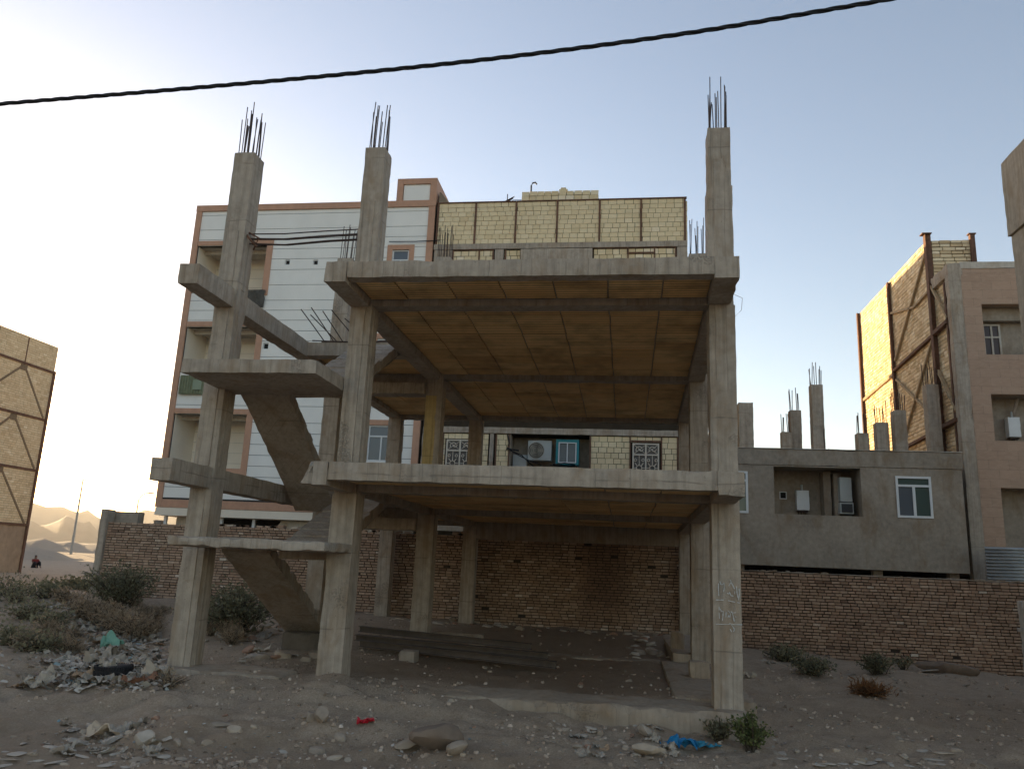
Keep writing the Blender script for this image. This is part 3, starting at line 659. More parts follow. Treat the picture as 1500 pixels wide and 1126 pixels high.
# dark opening of the alcove cut into the core is faked by nothing: the core stops short, see below
M['grille'] = flat('pale_iron_grille', (.66,.57,.45), .15, 20, .1, .6)
for gi, (a, b, c, d) in enumerate(gw):
    mb = MB()
    y0, y1 = WY-.02, WY+.02
    for q in (a, b-.05, (a+b)/2-.025): mb.box(q, q+.05, y0, y1, c, d)
    for q in (c, d-.05, d-.42): mb.box(a+.05, b-.05, y0+.002, y1-.002, q, q+.045)
    o = mb.build('grilled_window', M['grille'], cream)
    mb = MB()
    def ring(cx, cz, r, n=14, a0=0, a1=6.283): mb.tube([(cx+r*math.cos(a0+(a1-a0)*k/n), WY-.01, cz+r*math.sin(a0+(a1-a0)*k/n)) for k in range(n+1)], .016, 5)
    for sx in (-1, 1):
        cx = (a+b)/2+sx*(b-a)*.245; cz = c+.45
        ring(cx, cz, .09)
        for k in range(8):
            t = k*math.pi/4; mb.tube([(cx+.09*math.cos(t), WY-.01, cz+.09*math.sin(t)), (cx+.2*math.cos(t), WY-.01, cz+.24*math.sin(t))], .015, 5)
        for k in (-1, 1):
            for s2 in (-1, 1): ring(cx+k*.13, cz+s2*.27, .045, 8)
        mb.tube([(cx, WY-.01, cz+.2), (cx, WY-.01, d-.42)], .011, 5)
        ring(cx, d-.23, .11, 10, .5, 3.6); ring(cx+.06, d-.2, .07, 10, 3, 6.5)
    mb.tube([(a+.05, WY-.01, d-.37), ((a+b)/2, WY-.01, d-.06), (b-.05, WY-.01, d-.37)], .011, 5)
    mb.tube([(a+.05, WY-.01, d-.06), ((a+b)/2, WY-.01, d-.37), (b-.05, WY-.01, d-.06)], .011, 5)
    mb.build('scrollwork', M['grille'], o)
    mb = MB(); mb.box(a, b, WY+.035, WY+.05, c, d); mb.build('pane', flat('dusty_pane', (.13,.115,.10), .3, 3, .1, .4), o)
def alu(n, c): return flat(n, c, .12, 3, .06, .5)
M['ac'] = alu('off_white_metal', (.42,.43,.40)); M['turq'] = alu('turquoise_metal', (.03,.24,.26)); M['cable'] = flat('black_rubber', (.015,.015,.016), .2, 10, .1, .6)
ac = empty('air_conditioner', (-3.0, WY+.3, 5.3), 'off-white outdoor air conditioner unit with a round fan in the building alcove', 'air conditioner')
mb = MB(); mb.rough(-3.42, -2.58, WY+.2, WY+.55, 5.15, 5.86, .1, .001, .012); mb.build('casing', M['ac'], ac, smooth=40)
mb = MB(); cxx, czz = -3.12, 5.5
for r in (.1, .16, .22, .28): mb.tube([(cxx+r*math.cos(k*.2618), WY+.185, czz+r*math.sin(k*.2618)) for k in range(25)], .006, 4)
mb.build('fan_grille', M['grille'], ac)
mb = MB()
vs = [(cxx+.29*math.cos(k*.2618), WY+.194, czz+.29*math.sin(k*.2618)) for k in range(24)]; mb.face(vs[::-1]); mb.build('fan_opening', flat('dark_fan', (.10,.09,.07), .3, 6, .1, .6), ac)
mb = MB()
for k in range(5):
    t = k*1.2566; mb.bar((cxx, WY+.19, czz), (cxx+.24*math.cos(t), WY+.188, czz+.24*math.sin(t)), .004, .11)
mb.tube([(cxx, WY+.17, czz), (cxx, WY+.195, czz)], .06, 10); mb.build('fan_blade', flat('fan_plastic', (.22,.20,.15), .2, 6, .1, .6), ac)
cool = empty('evaporative_cooler', (-2.05, WY+.3, 5.2), 'turquoise framed evaporative cooler box with pale slats hung in the alcove', 'cooler')
mb = MB(); mb.box(-2.42, -1.62, WY+.16, WY+.6, 5.02, 5.1); mb.box(-2.42, -1.62, WY+.16, WY+.6, 5.78, 5.9); mb.box(-2.42, -2.34, WY+.161, WY+.6, 5.1, 5.78); mb.box(-1.70, -1.62, WY+.161, WY+.6, 5.1, 5.78); mb.build('casing', M['turq'], cool)
mb = MB(); mb.box(-2.34, -1.70, WY+.2, WY+.22, 5.1, 5.78); mb.build('back_panel', flat('grey_pad', (.20,.21,.20), .2, 12, .3, .8), cool)
mb = MB()
for x in (-2.33, -2.04, -1.74): mb.box(x, x+.035, WY+.14, WY+.19, 5.08, 5.8)
for z in (5.08, 5.77): mb.box(-2.295, -1.75, WY+.142, WY+.188, z, z+.03)
mb.build('slat_frame', M['white_frame'], cool)
mb = MB(); mb.rough(-3.95, -3.45, WY+.3, WY+.78, 4.3, 5.35, .12, .002, .01); tag(mb.build('metal_cabinet', M['ac'], smooth=40), 'tall grey metal cabinet in the alcove corner by the hanging hoses', 'cabinet'); mb = MB(); mb.rough(-2.68, -1.6, WY+.18, WY+.7, 4.3, 4.92, .12, .002, .01)
tag(mb.build('metal_cabinet', M['ac'], smooth=40), 'low grey metal box standing under the turquoise cooler', 'cabinet')
mb = MB(); mb.tube([(-4.0, WY, 5.45), (-3.6, WY+.1, 5.3), (-3.3, WY+.1, 5.02), (-3.15, WY+.1, 4.9)], .02, 5); mb.tube([(-4.1, WY-.02, 5.55), (-3.9, WY, 5.38), (-3.4, WY+.1, 5.15), (-2.9, WY+.1, 4.98)], .018, 5)
mb.tube([(-2.5, WY+.1, 5.0), (-2.1, WY+.05, 5.06), (-1.75, WY+.05, 5.02), (-1.5, WY+.05, 4.75), (-1.48, WY+.05, 4.4)], .022, 5); mb.tube([(-2.6, WY+.1, 4.98), (-2, WY+.12, 4.95), (-1.6, WY+.1, 4.8), (-1.55, WY+.1, 4.4)], .018, 5)
mb.tube([(-4.12, WY-.02, 6.0), (-4.05, WY-.02, 5.7), (-4.12, WY-.02, 5.5), (-3.7, WY, 5.45)], .03, 5)
tag(mb.build('cable_bundle', M['cable']), 'loose black hoses and cables looped across the building alcove', 'cable')
mb = MB(); mb.tube([(-3.78, WY+1.1, 14.9), (-3.79, WY+1.1, 16.08)], .035, 8); mb.tube([(-3.79, WY+1.1, 16.08), (-3.74, WY+1.1, 16.2), (-3.63, WY+1.1, 16.22), (-3.58, WY+1.1, 16.14)], .035, 8)
tag(mb.build('vent_pipe', flat('grey_pipe', (.12,.12,.13), .2, 6, .1, .5), smooth=50), 'thin grey hooked vent pipe on the roof of the cream brick building', 'pipe')
mb = MB(); mb.tube([(-4.64, WY+.6, 14.85), (-4.63, WY+.6, 15.5)], .018, 6)
for q in range(3): mb.tube([(-4.85+q*.06, WY+.6, 15.08+q*.06), (-4.4+q*.03, WY+.5, 15.25+q*.05)], .014, 5)
mb.tube([(-4.8, WY+.45, 15.1), (-4.5, WY+.75, 15.28)], .02, 5); mb.tube([(-4.8, WY+.6, 15.0), (-4.4, WY+.7, 15.3), (-3.9, WY+.9, 15.38)], .012, 5)
tag(mb.build('antenna', M['rebar']), 'small dark television antenna on the roof parapet beside the white block', 'antenna')
mb = MB(); mb.rough(-7.25, -6.65, WY+.2, WY+.5, 14.9, 15.0, .2); mb.hexa([(-7.22,WY+.15,14.9),(-6.75,WY+.15,14.9),(-6.75,WY+2,14.9),(-7.22,WY+2,14.9),(-7.22,WY+.15,15.42),(-7.16,WY+.15,15.42),(-7.16,WY+2,15.42),(-7.22,WY+2,15.42)]); mb.build('roof_gable', M['conc_smooth'], cream)
# ------------------------------------------------------------ grey rendered house
GYY = 27.0
grey = empty('rendered_house', (7, 27, 0), 'low grey cement-rendered house with recessed alcove and column stubs on its flat roof', 'house')
al = (4.86, 7.60, 3.56, 5.12); w1 = (8.66, 9.74, 3.57, 4.90); w2 = (3.2, 4.02, 3.55, 4.93)
mb = MB(); F = frontF(0, GYY, 0)
wallcells(mb, F, 2.6, 10.7, 1.9, 5.16, -.3, 0, [al, w1, w2]); mb.build('front_wall', M['conc_smooth'], grey)
mb = MB(); mb.rough(2.55, 10.74, GYY-.03, GYY+.3, 5.165, 5.70, .16, .004, .012); mb.build('parapet', M['conc_smooth'], grey, smooth=40)
mb = MB(); mb.rough(2.55, 10.75, GYY-.06, GYY+.34, 5.705, 5.735, .16, .004, .01); mb.build('parapet_capping', M['render_frame'], grey, smooth=40)
mb = MB(); mb.box(2.6, 10.7, GYY+1.3, 38, 1.9, 5.3); mb.box(2.6, 10.7, GYY+.3, GYY+1.3, 5.14, 5.3); mb.box(4.7, 4.86, GYY+.3, GYY+1.3, 1.9, 5.14); mb.box(7.6, 7.75, GYY+.3, GYY+1.3, 1.9, 5.14); mb.box(4.86, 7.6, GYY+.3, GYY+1.3, 3.3, 3.56)
mb.box(6.9, 7.04, GYY+.6, GYY+1.3, 3.56, 5.0); mb.rough(6.6, 6.85, GYY+.75, GYY+1.29, 3.56, 5.12, .2)
mb.build('inner_wall', M['conc_smooth'], grey)
mb = MB(); mb.box(5.26, 5.50, GYY+1.27, GYY+1.299, 4.16, 4.42); o = mb.build('vent_opening', M['white_frame'], grey)
mb = MB(); mb.box(5.29, 5.47, GYY+1.262, GYY+1.269, 4.19, 4.39); mb.build('opening', M['black_void'], o)
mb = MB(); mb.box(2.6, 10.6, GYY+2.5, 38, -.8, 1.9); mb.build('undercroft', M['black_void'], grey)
for x in (3.6, 7.9, 10.2): mb = MB(); mb.rough(x, x+.3, GYY+.3, GYY+.6, -.8, 1.9, .2); mb.build('undercroft_post', M['conc_dark'], grey)
for (a, b, c, d), pm in ((w1, 'pane_green'), (w2, 'pane_green')):
    mb = MB(); e = .07
    mb.box(a, b, GYY-.03, GYY+.06, c, c+e); mb.box(a, b, GYY-.03, GYY+.06, d-e, d); mb.box(a, a+e, GYY-.029, GYY+.059, c+e, d-e); mb.box(b-e, b, GYY-.029, GYY+.059, c+e, d-e)
    mb.box(a+e, b-e, GYY-.028, GYY+.058, d-.34, d-.27); mb.box((a+b)/2-.04, (a+b)/2+.04, GYY-.027, GYY+.057, c+e, d-.34)
    o = mb.build('window', M['white_frame'], grey)
    mb = MB(); mb.box(a+.03, (a+b)/2, GYY+.01, GYY+.02, c+.03, d-.3); mb.build('pane', M['pane_blue'], o)
    mb = MB(); mb.box((a+b)/2, b-.03, GYY+.011, GYY+.021, c+.03, d-.3); mb.box(a+.03, b-.03, GYY+.012, GYY+.022, d-.3, d-.03); mb.build('pane', M[pm], o)
def heater(x, y, z, wd, ht, label):
    t = empty('water_heater', (x, y, z), label, 'water heater')
    mb = MB(); mb.rough(x-wd/2, x+wd/2, y-.28, y, z, z+ht, .1, .001, .015); mb.build('casing', M['white_frame'], t, smooth=40)
    mb = MB(); mb.tube([(x, y-.14, z+ht-.01), (x, y-.14, z+ht+.2)], .04, 8); mb.build('flue', M['ac'], t)
    mb = MB()
    for k in range(4): mb.tube([(x-wd*.3+k*wd*.2, y-.1, z), (x-wd*.3+k*wd*.2+random.uniform(-.03, .03), y-.08, z-.14)], .012, 5)
    mb.box(x-wd*.4, x+wd*.4, y-.22, y-.02, z-.05, z+.001)
    mb.build('pipe_stub', M['rebar'], t)
heater(5.98, GYY+1.29, 3.78, .42, .68, 'white wall-hung water heater beside the small square vent in the grey house')
t = empty('air_duct', (7.2, GYY+.6, 3.6), 'tall pale galvanised duct box standing in the grey house alcove', 'duct')
mb = MB(); mb.rough(7.02, 7.4, GYY+.35, GYY+.8, 4.05, 4.86, .1, .004, .01); mb.build('casing', M['ac'], t, smooth=40)
mb = MB(); mb.box(7.0, 7.42, GYY+.33, GYY+.82, 3.66, 4.02); mb.box(7.04, 7.38, GYY+.3, GYY+.331, 3.7, 3.98, 1); mb.build('outlet', [M['ac'], M['dark_gap']], t)
def stub(px0, px1, z1, y, nb, seed):
    mb = MB(); mb.rough(px0, px1, y, y+(px1-px0), 5.3, z1, .12, .005, .015, seed=seed); o = mb.build('roof_column', M['conc'], grey, smooth=40)
    mb = MB()
    for i in range(nb):
        a = i/nb*4; s = int(a); q = a-s; wd = px1-px0; e = .05
        bx, by = [(e+q*(wd-2*e), e), (wd-e, e+q*(wd-2*e)), (wd-e-q*(wd-2*e), wd-e), (e, wd-e-q*(wd-2*e))][s]
        h = random.uniform(.5, .85); mb.tube([(px0+bx, y+by, z1-.03), (px0+bx+random.uniform(-.06, .06), y+by, z1+h)], .014, 5)
    if nb: mb.build('rebar', M['rebar'], o)
for i, (x, wd, z, y, nb) in enumerate(((5.60, .36, 6.7, 29.3, 6), (5.96, .4, 7.55, 29.5, 6), (6.62, .42, 8.4, 29.0, 8), (8.25, .4, 6.72, 29.4, 6), (8.85, .42, 7.08, 29.2, 7), (9.4, .42, 7.5, 29.0, 8), (10.4, .42, 8.36, 28.6, 8))):
    stub(x, x+wd, z, y, nb, i)
stub(4.04, 4.56, 7.68, 28.9, 0, 9)
mb = MB(); mb.tube([(7.05, 29, 5.3), (6.98, 29, 6.75)], .013, 5); mb.tube([(7.15, 29, 5.3), (7.14, 29, 6.05)], .025, 5); mb.build('rebar', M['rebar'], grey)
# ------------------------------------------------------------ tan brick building with steel bracing and pink stone front
PY = 27.6
pink = empty('steel_framed_building', (13, 30, 0), 'tall pinkish stone-fronted building with sunlit tan brick side and rusty steel bracing', 'building')
ops = [(12.02, 14.6, 9.17, 10.96), (12.05, 14.6, 6.23, 7.80), (12.08, 14.6, 2.80, 4.68)]
mb = MB(); wallcells(mb, frontF(0, PY, 0), 11.44, 17.5, -.5, 12.25, -.25, 0, ops); mb.build('stone_front', M['stone_pink'], pink)
mb = MB(); mb.rough(11.02, 11.44, PY-.02, PY+.3, -.5, 12.46, .15, .006, .015); mb.build('corner_strip', M['conc'], pink, smooth=40)
mb = MB(); mb.rough(11.44, 17.5, PY-.03, PY+.3, 12.25, 12.5, .2, .005, .012); mb.build('coping', M['render_frame'], pink, smooth=40)
mb = MB()
for a, b, c, d in ops: mb.box(a, b, PY+.75, PY+1.2, c-.1, d+.3); mb.box(a-.1, a, PY+.25, PY+.75, c-.1, d+.3); mb.box(a-.1, b, PY+.25, PY+.75, d, d+.1); mb.box(a-.1, b, PY+.25, PY+.75, c-.2, c-.01); mb.box(b, b+.1, PY+.25, PY+.75, c-.1, d+.3)
mb.box(12.03, 14.59, PY+.45, PY+.74, 10.5, 10.95)
mb.build('balcony_wall', M['conc_smooth'], pink)
mb = MB(); a, b, c, d = 12.26, 12.84, 9.19, 10.44
for q in (a, b-.06, (a+b)/2-.03): mb.box(q, q+.06, PY+.66, PY+.74, c, d)
mb.box(a+.06, b-.06, PY+.661, PY+.739, d-.06, d); mb.box(a+.06, b-.06, PY+.662, PY+.738, d-.5, d-.44); o = mb.build('window', M['render_frame'], pink)
mb = MB(); mb.box(a, b, PY+.70, PY+.71, c, d); mb.build('pane', flat('plum_pane', (.06,.035,.03), .3, 4, .1, .3), o)
heater(12.9, PY+.74, 6.44, .38, .68, 'white wall-hung water heater on the middle balcony of the pinkish stone front')
mb = MB(); mb.tube([(12.95, PY+.6, 7.2), (13.1, PY+.5, 7.78)], .05, 6); mb.build('flue_pipe', M['conc_dark'], pink)
mb = MB(); mb.box(11.16, 17.5, PY+1.7, 38.2, -.5, 12.3); mb.box(11.2, 11.3, PY+.3, PY+1.7, -.5, 12.3); mb.box(11.2, 12.62, 29.3, 38.2, 12.3, 14.02); mb.box(11.3, 17.4, PY+.31, PY+1.7, 11.2, 12.24); mb.build('core', M['mortar_tan'], pink)
side = (Vector((11.16, 38.3, 0)), Vector((0,-1,0)), Vector((0,0,1)), Vector((-1,0,0)))
mb = MB(); courses(mb, side, 9.05, 8.6, .26, .142, .02, dep=.05, jit=.007, v0=5.5, rot=.01)
courses(mb, (Vector((11.2, 29.24, 0)), Vector((0,-1,0)), Vector((0,0,1)), Vector((-1,0,0))), 1.34, 6.9, .26, .142, .02, dep=.05, jit=.007, v0=5.5, rot=.01)
courses(mb, frontF(11.2, 29.3, 12.35), 1.5, 1.68, .4, .14, .03, dep=.06, jit=.012)
mb.build('brickwork', M['brick_tan'], pink)
mb = MB(); xs = 11.09
def I(y, z0, z1, wd=.2, d=.11, dx=0):
    mb.box(xs-d-dx, xs-d+.03-dx, y-wd/2, y+wd/2, z0, z1); mb.box(xs-d+.03-dx, xs+.1, y-.035, y+.035, z0, z1)
I(29.27, 5.4, 14.25, .22, .12); I(33.7, 5.4, 14.0, .16); I(38.2, 5.4, 14.1, .16); I(28.05, 5.4, 11.9, .12, .06)
def brace(y0, z0, y1, z1, w=.085): mb.bar((xs-.03, y0, z0), (xs-.03, y1, z1), w, .1, up=(1,0,0))
mb.bar((xs-.05, 29.3, 10.35), (xs-.05, 33.7, 10.1), .13, .1); mb.bar((xs-.05, 29.3, 6.9), (xs-.05, 33.7, 6.75), .13, .1); mb.bar((xs-.05, 27.95, 10.45), (xs-.05, 29.3, 10.38), .16, .14); mb.bar((xs-.05, 27.8, 6.95), (xs-.05, 29.3, 6.92), .2, .14)
mb.box(12.52, 12.68, 29.12, 29.28, 12.45, 14.2); mb.box(12.47, 12.73, 29.1, 29.3, 14.2, 14.24); mb.box(10.86, 11.2, 29.12, 29.4, 14.25, 14.29)
mb.build('steel_frame', M['rust'], pink)
mb = MB()
brace(29.5, 13.6, 33.5, 10.5); brace(33.6, 12.6, 31.0, 12.0); brace(31.0, 12.0, 29.5, 12.1); brace(29.5, 10.2, 33.4, 6.9); brace(33.5, 9.7, 29.5, 7.2); brace(29.2, 9.0, 27.9, 7.3); brace(29.2, 12.2, 28.0, 10.6); brace(33.6, 6.7, 30.6, 5.5)
brace(33.8, 10.0, 38.1, 9.8, .12)
mb.build('brace', flat('brown_brace', (.46,.34,.21), .4, 9, .4, .9), pink)
mb = MB(); mb.rough(11.0, 11.5, PY-.02, 29.1, 12.0, 12.46, .15, .02, .04); mb.build('corner_block', M['conc'], pink, smooth=40)
M['corr'] = flat('galvanised_sheet', (.36,.36,.35), .25, 6, .1, .45, .35)
mb = MB(); z = 1.0; zs = [1.0+i*.0175 for i in range(100)]
xs_ = [11.0, 12.25, 12.27, 17.0]
vs = []; 
for i, zz in enumerate(zs):
    for x in xs_: vs.append((x, 26.55+.032*math.sin(zz/.1*2*math.pi/1.0*1.0)+(.03 if x > 12.26 else 0), zz+(x-11)*.012))
mb.add(vs, [(i*4+k, i*4+k+1, i*4+5+k, i*4+4+k) for i in range(99) for k in range(3)])
cf = mb.build('corrugated_fence', M['corr'], smooth=180)
sol = cf.modifiers.new('solidify', 'SOLIDIFY'); sol.thickness = .004
tag(cf, 'grey corrugated metal sheet fence below the pinkish stone front', 'fence')
# ------------------------------------------------------------ near building at the edge
mb = MB(); mb.rough(8.53, 15, 9.0, 18.0, 9.3, 11.12, .14, .004, .010); mb.rough(8.59, 15, 9.0, 17.97, -.8, 9.3, .14, .004, .008)
M['stucco'] = concrete('tan_stucco', (.42,.34,.25), dark=.65, light=1.2, streak=.3, lines=False)
tag(mb.build('stucco_building', M['stucco'], smooth=40), 'bare tan stucco building corner rising close beside the pinkish stone front', 'building')
# ------------------------------------------------------------ long tan brick building across the lot
LX, LY = -36.6, 44.6
long_ = empty('brick_building', (LX, 40, -.2), 'long tan brick building with rusty steel braces across the waste ground by the hills', 'building')
LS = (Vector((LX, LY, 0)), Vector((0,-1,0)), Vector((0,0,1)), Vector((1,0,0)))
mb = MB(); courses(mb, LS, 24, 11.3, .3, .14, .014, dep=.05, jit=.005, rfn=lambda u, v: min(1, max(0, random.gauss(.5, .16))), v0=2.7, rot=.006); mb.build('brickwork', M['brick_tan'], long_)
mb = MB(); mb.box(LX-9, LX-.01, 2, LY, -.5, 13.98); mb.build('core', M['mortar_tan'], long_)
mb = MB(); mb.rough(LX-.01, LX+.06, 20, LY, -.5, 2.6, .25, .02, .03); mb.build('plinth', flat('flaking_plaster', (.42,.30,.20), .4, 2.5, .5, .95), long_, smooth=40)
mb = MB(); x = LX+.07
for z in (12.3, 9.2, 6.0, 2.65): mb.bar((x, 20, z), (x, LY, z), .1, .14, up=(0,0,1))
mb.box(x-.06, x+.08, LY-.12, LY+.04, -.3, 12.4)
def Y(px, dx=0): return px
mb.bar((x-.02, 39.6, 13.9), (x-.02, 39.6, 12.3), .12, .06, up=(1,0,0)); mb.bar((x-.02, 42.0, 13.9), (x-.02, 42.0, 12.3), .06, .06, up=(1,0,0))
mb.build('steel_frame', M['rust'], long_)
mb = MB()
for zt, zb, ya in ((12.2, 9.3, 42.0), (9.1, 6.1, 41.9), (5.9, 2.7, 41.6)):
    mb.bar((x-.02, ya, zt), (x-.02, LY-.3, zb), .13, .05, up=(1,0,0)); mb.bar((x-.02, ya, zt), (x-.02, ya-3.4, zb), .13, .05, up=(1,0,0))
    mb.box(x-.03, x+.01, ya-.25, ya+.25, zt-.35, zt)
    for k in (1, 2): mb.bar((x-.02, ya-6.8*k, zt), (x-.02, ya-6.8*k+3.3, zb), .13, .05, up=(1,0,0)); mb.bar((x-.02, ya-6.8*k, zt), (x-.02, ya-6.8*k-3.3, zb), .13, .05, up=(1,0,0))
mb.build('brace', flat('dark_brown_brace', (.24,.17,.105), .4, 9, .4, .9), long_)
# ------------------------------------------------------------ wires
def onp(px, py, Yd):
    d = camo.matrix_world.to_3x3() @ Vector((px-750, -(py-563), -1150.0)); return Vector((0,0,H))+d*(Yd/d.y)
mb = MB()
P = [onp(px, py, 7.0) for px, py in ((-60,158),(0,152.5),(250,132),(500,109.5),(750,83),(1000,50),(1200,17),(1330,-6),(1500,-40))]
def cat(P, n=26):
    out = []
    for i in range(len(P)-1):
        p0, p1, p2, p3 = P[max(i-1,0)], P[i], P[i+1], P[min(i+2,len(P)-1)]
        for k in range(n):
            t = k/n; out.append(.5*((2*p1)+(p2-p0)*t+(2*p0-5*p1+4*p2-p3)*t*t+(3*p1-p0-3*p2+p3)*t**3))
    return out+[P[-1]]
ln = cat(P)
for ph in range(3):
    pts = []; L = 0
    for i, p in enumerate(ln):
        if i: L += (p-ln[i-1]).length
        a = L/.62*2*math.pi+ph*2.094; pts.append(p+Vector((0, math.cos(a), math.sin(a)))*.0125)
    mb.tube(pts, .0125, 7)
tag(mb.build('power_cable', M['cable'], smooth=60), 'thick twisted black overhead cable sagging across the sky', 'cable')
mb = MB(); A = Vector((LX+.1, 44.7, 9.1)); B = Vector((-17.1, 27.0, 5.45))
mb.tube([A.lerp(B, t/12)+Vector((0,0,-.35*math.sin(math.pi*t/12))) for t in range(13)], .012, 5)
tag(mb.build('telephone_wire', M['cable']), 'thin wire strung between the far tan building and the white block', 'wire')
mb = MB(); A = onp(570, 354, 26.9); B = onp(645, 352, 26.9); mb.tube([A, A.lerp(B, .5)+Vector((0,0,-.02)), B], .018, 5)
tag(mb.build('wire', M['cable']), 'short dark wire across the top of the white cladding', 'wire')
# ------------------------------------------------------------ street lamps, hills
M['pole'] = flat('galvanised_pole', (.35,.33,.29), .2, 3, .1, .5)
def lamp(base, h, arm, label, r=.09):
    t = empty('street_lamp', base, label, 'street lamp', 'street lamps by the far road')
    b = Vector(base); mb = MB(); mb.tube([b-Vector((0,0,.5)), b+Vector((0,0,h*.5)), b+Vector((0,0,h))], [r*1.5, r*1.1, r*.7], 8)
    if arm: mb.tube([b+Vector((0,0,h)), b+Vector((arm*.25,0,h+.5)), b+Vector((arm*.7,0,h+.8)), b+Vector((arm,0,h+.85))], r*.55, 6)
    mb.build('pole', M['pole'], t, smooth=50)
    mb = MB(); q = b+Vector((arm, 0, h+.82)) if arm else b+Vector((0,0,h+.1)); mb.rough(q.x-.1, q.x+.55, q.y-.16, q.y+.16, q.z-.06, q.z+.08, .1, .004, .04); mb.build('lamp_head', M['ac'], t, smooth=50)
lamp((-82.5, 110.5, .6), 10.6, 0, 'tall straight street lamp pole standing on the far waste ground before the hills', .13)
lamp((-52.7, 80, 0), 6.6, 1.1, 'curved-arm street lamp showing above the grey block behind the brick wall')
def hills(name, dist, pts, mat, thick, base=-3, seed=0):
    """a ridge with real depth: crest profile by bearing, slopes falling to the front and back"""
    mb = MB(); N = 90; rows = 15; a0, a1 = pts[0][0], pts[-1][0]; vs = []
    for j in range(rows+1):
        f = j/rows*2-1
        for i in range(N+1):
            a = a0+(a1-a0)*i/N
            for (p, e), (q, g) in zip(pts, pts[1:]):
                if p <= a <= q: el = e+(g-e)*(a-p)/(q-p)
            d = dist*(1+f*thick); cr = math.tan(R(el))*dist
            prof = max(0, 1-abs(f))**.85
            x, y = d*math.sin(R(a)), d*math.cos(R(a))
            v = Vector((x, y, 0))/dist*9+Vector((seed, 0, 0))
            z = base+(cr-base+H)*prof*(1+.22*noise.fractal(v*1.5, 1, 2, 5)*(1-prof*.75))+cr*.05*noise.fractal(v*4, 1, 2, 4)
            if dist < 400: z += noise.fractal(Vector((x*.12, y*.12, seed)), 1, 2, 4)*.45*prof
            vs.append((x, y, z if 0 < j < rows else base))
    mb.add(vs, [(j*(N+1)+i, j*(N+1)+i+1, (j+1)*(N+1)+i+1, (j+1)*(N+1)+i) for j in range(rows) for i in range(N)])
    return tag(mb.build(name, mat, smooth=180), kind='structure')
M['hill_sunblock'] = flat('bare_rock_hill', (.11,.09,.075), .4, .02, .3, .95)  # rock of the far hills and of the added sun-blocking ridge
hills('hills', 2600, [(-60,2.0),(-52,2.6),(-46,2.2),(-41,2.5),(-39.4,2.43),(-38.4,2.1),(-37.7,2.36),(-36.7,2.0),(-36.2,2.26),(-35.3,1.65),(-34.7,1.5),(-33,2.55),(-32.3,2.5),(-30,2.2),(-25,2.4),(-18,1.8)], M['hill_sunblock'], .25)
hills('hills', 1500, [(-60,.6),(-48,1.2),(-42,1.2),(-39.4,1.5),(-38.6,1.05),(-37.9,1.42),(-37.3,1.85),(-36.4,1.35),(-36.1,1.7),(-35.3,.8),(-34.4,.25),(-30,.1)], M['hill_sunblock'], .22, seed=4)
hills('terrain', 190, [(-60,.0),(-46,.3),(-42,.25),(-40,.2),(-39.2,.1),(-38.4,.28),(-37.6,.1),(-36.9,.25),(-36.2,.08),(-35.5,.2),(-34,.12),(-30,.1)], M['soil'], .16, -.8, seed=2)
hills('terrain', 100, [(-47,-.5),(-42,-.2),(-39.6,-.3),(-38.6,-.12),(-37.6,-.35),(-36.8,-.7),(-36,-.9)], M['soil'], .10, -1.0, seed=6)

# an added, unseen hill towards the low sun keeps the low ground in shade
mb = MB(); sd = Vector((math.sin(R(SUN_AZ)), math.cos(R(SUN_AZ)), 0)); pd = Vector((sd.y, -sd.x, 0)); N = 40; rows = 16; vs = []
for j in range(rows+1):
    for i in range(N+1):
        q = 20-i/N*145; f = j/rows*2-1; end = min(1, i/1.6)*min(1, (N-i)/6)
        c = sd*(175+f*22)+pd*q; z = -1.5+(23.0*(1+.05*noise.noise(Vector((q*.05, 3, f)))))*max(0, 1-abs(f))**.9*end+noise.noise(c*.07)*1.2*(1-abs(f))*end
        vs.append((c.x, c.y, z))
mb.add(vs, [(j*(N+1)+i, j*(N+1)+i+1, (j+1)*(N+1)+i+1, (j+1)*(N+1)+i) for j in range(rows) for i in range(N)])
tag(mb.build('hill_sunblock', M['hill_sunblock'], smooth=180), kind='structure')
# ------------------------------------------------------------ things lying and growing on the ground
def G(px, py):
    d = camo.matrix_world.to_3x3() @ Vector((px-750, -(py-563), -1150.0)); o = Vector((0,0,H)); t = 3/d.y; prev = t
    for _ in range(900):
        p = o+d*t
        if p.z < gz(p.x, p.y): break
        prev = t; t += .06/d.y
    a, b = prev, t
    for _ in range(12):
        m = (a+b)/2; p = o+d*m
        if p.z < gz(p.x, p.y): b = m
        else: a = m
    p = o+d*b; return Vector((p.x, p.y, gz(p.x, p.y)))
def plain(name, c, var=.3, scale=8, bump=.3, rough=.9): return flat(name, c, var, scale, bump, rough)
M['stone_grey'] = plain('grey_stone', (.36,.28,.205), .4); M['stone_tan'] = plain('tan_stone', (.46,.36,.26), .35); M['stone_dark'] = plain('dark_stone', (.22,.16,.115), .35); M['stone_pale'] = plain('pale_plaster', (.48,.40,.315), .3)
M['brickbit'] = plain('brick_fragment', (.34,.20,.13), .4)
M['paper'] = plain('dirty_paper', (.45,.375,.29), .35); M['paper2'] = plain('grey_plastic_film', (.35,.29,.225), .4, 8, .3, .5); M['card'] = plain('brown_card', (.38,.25,.15), .35)
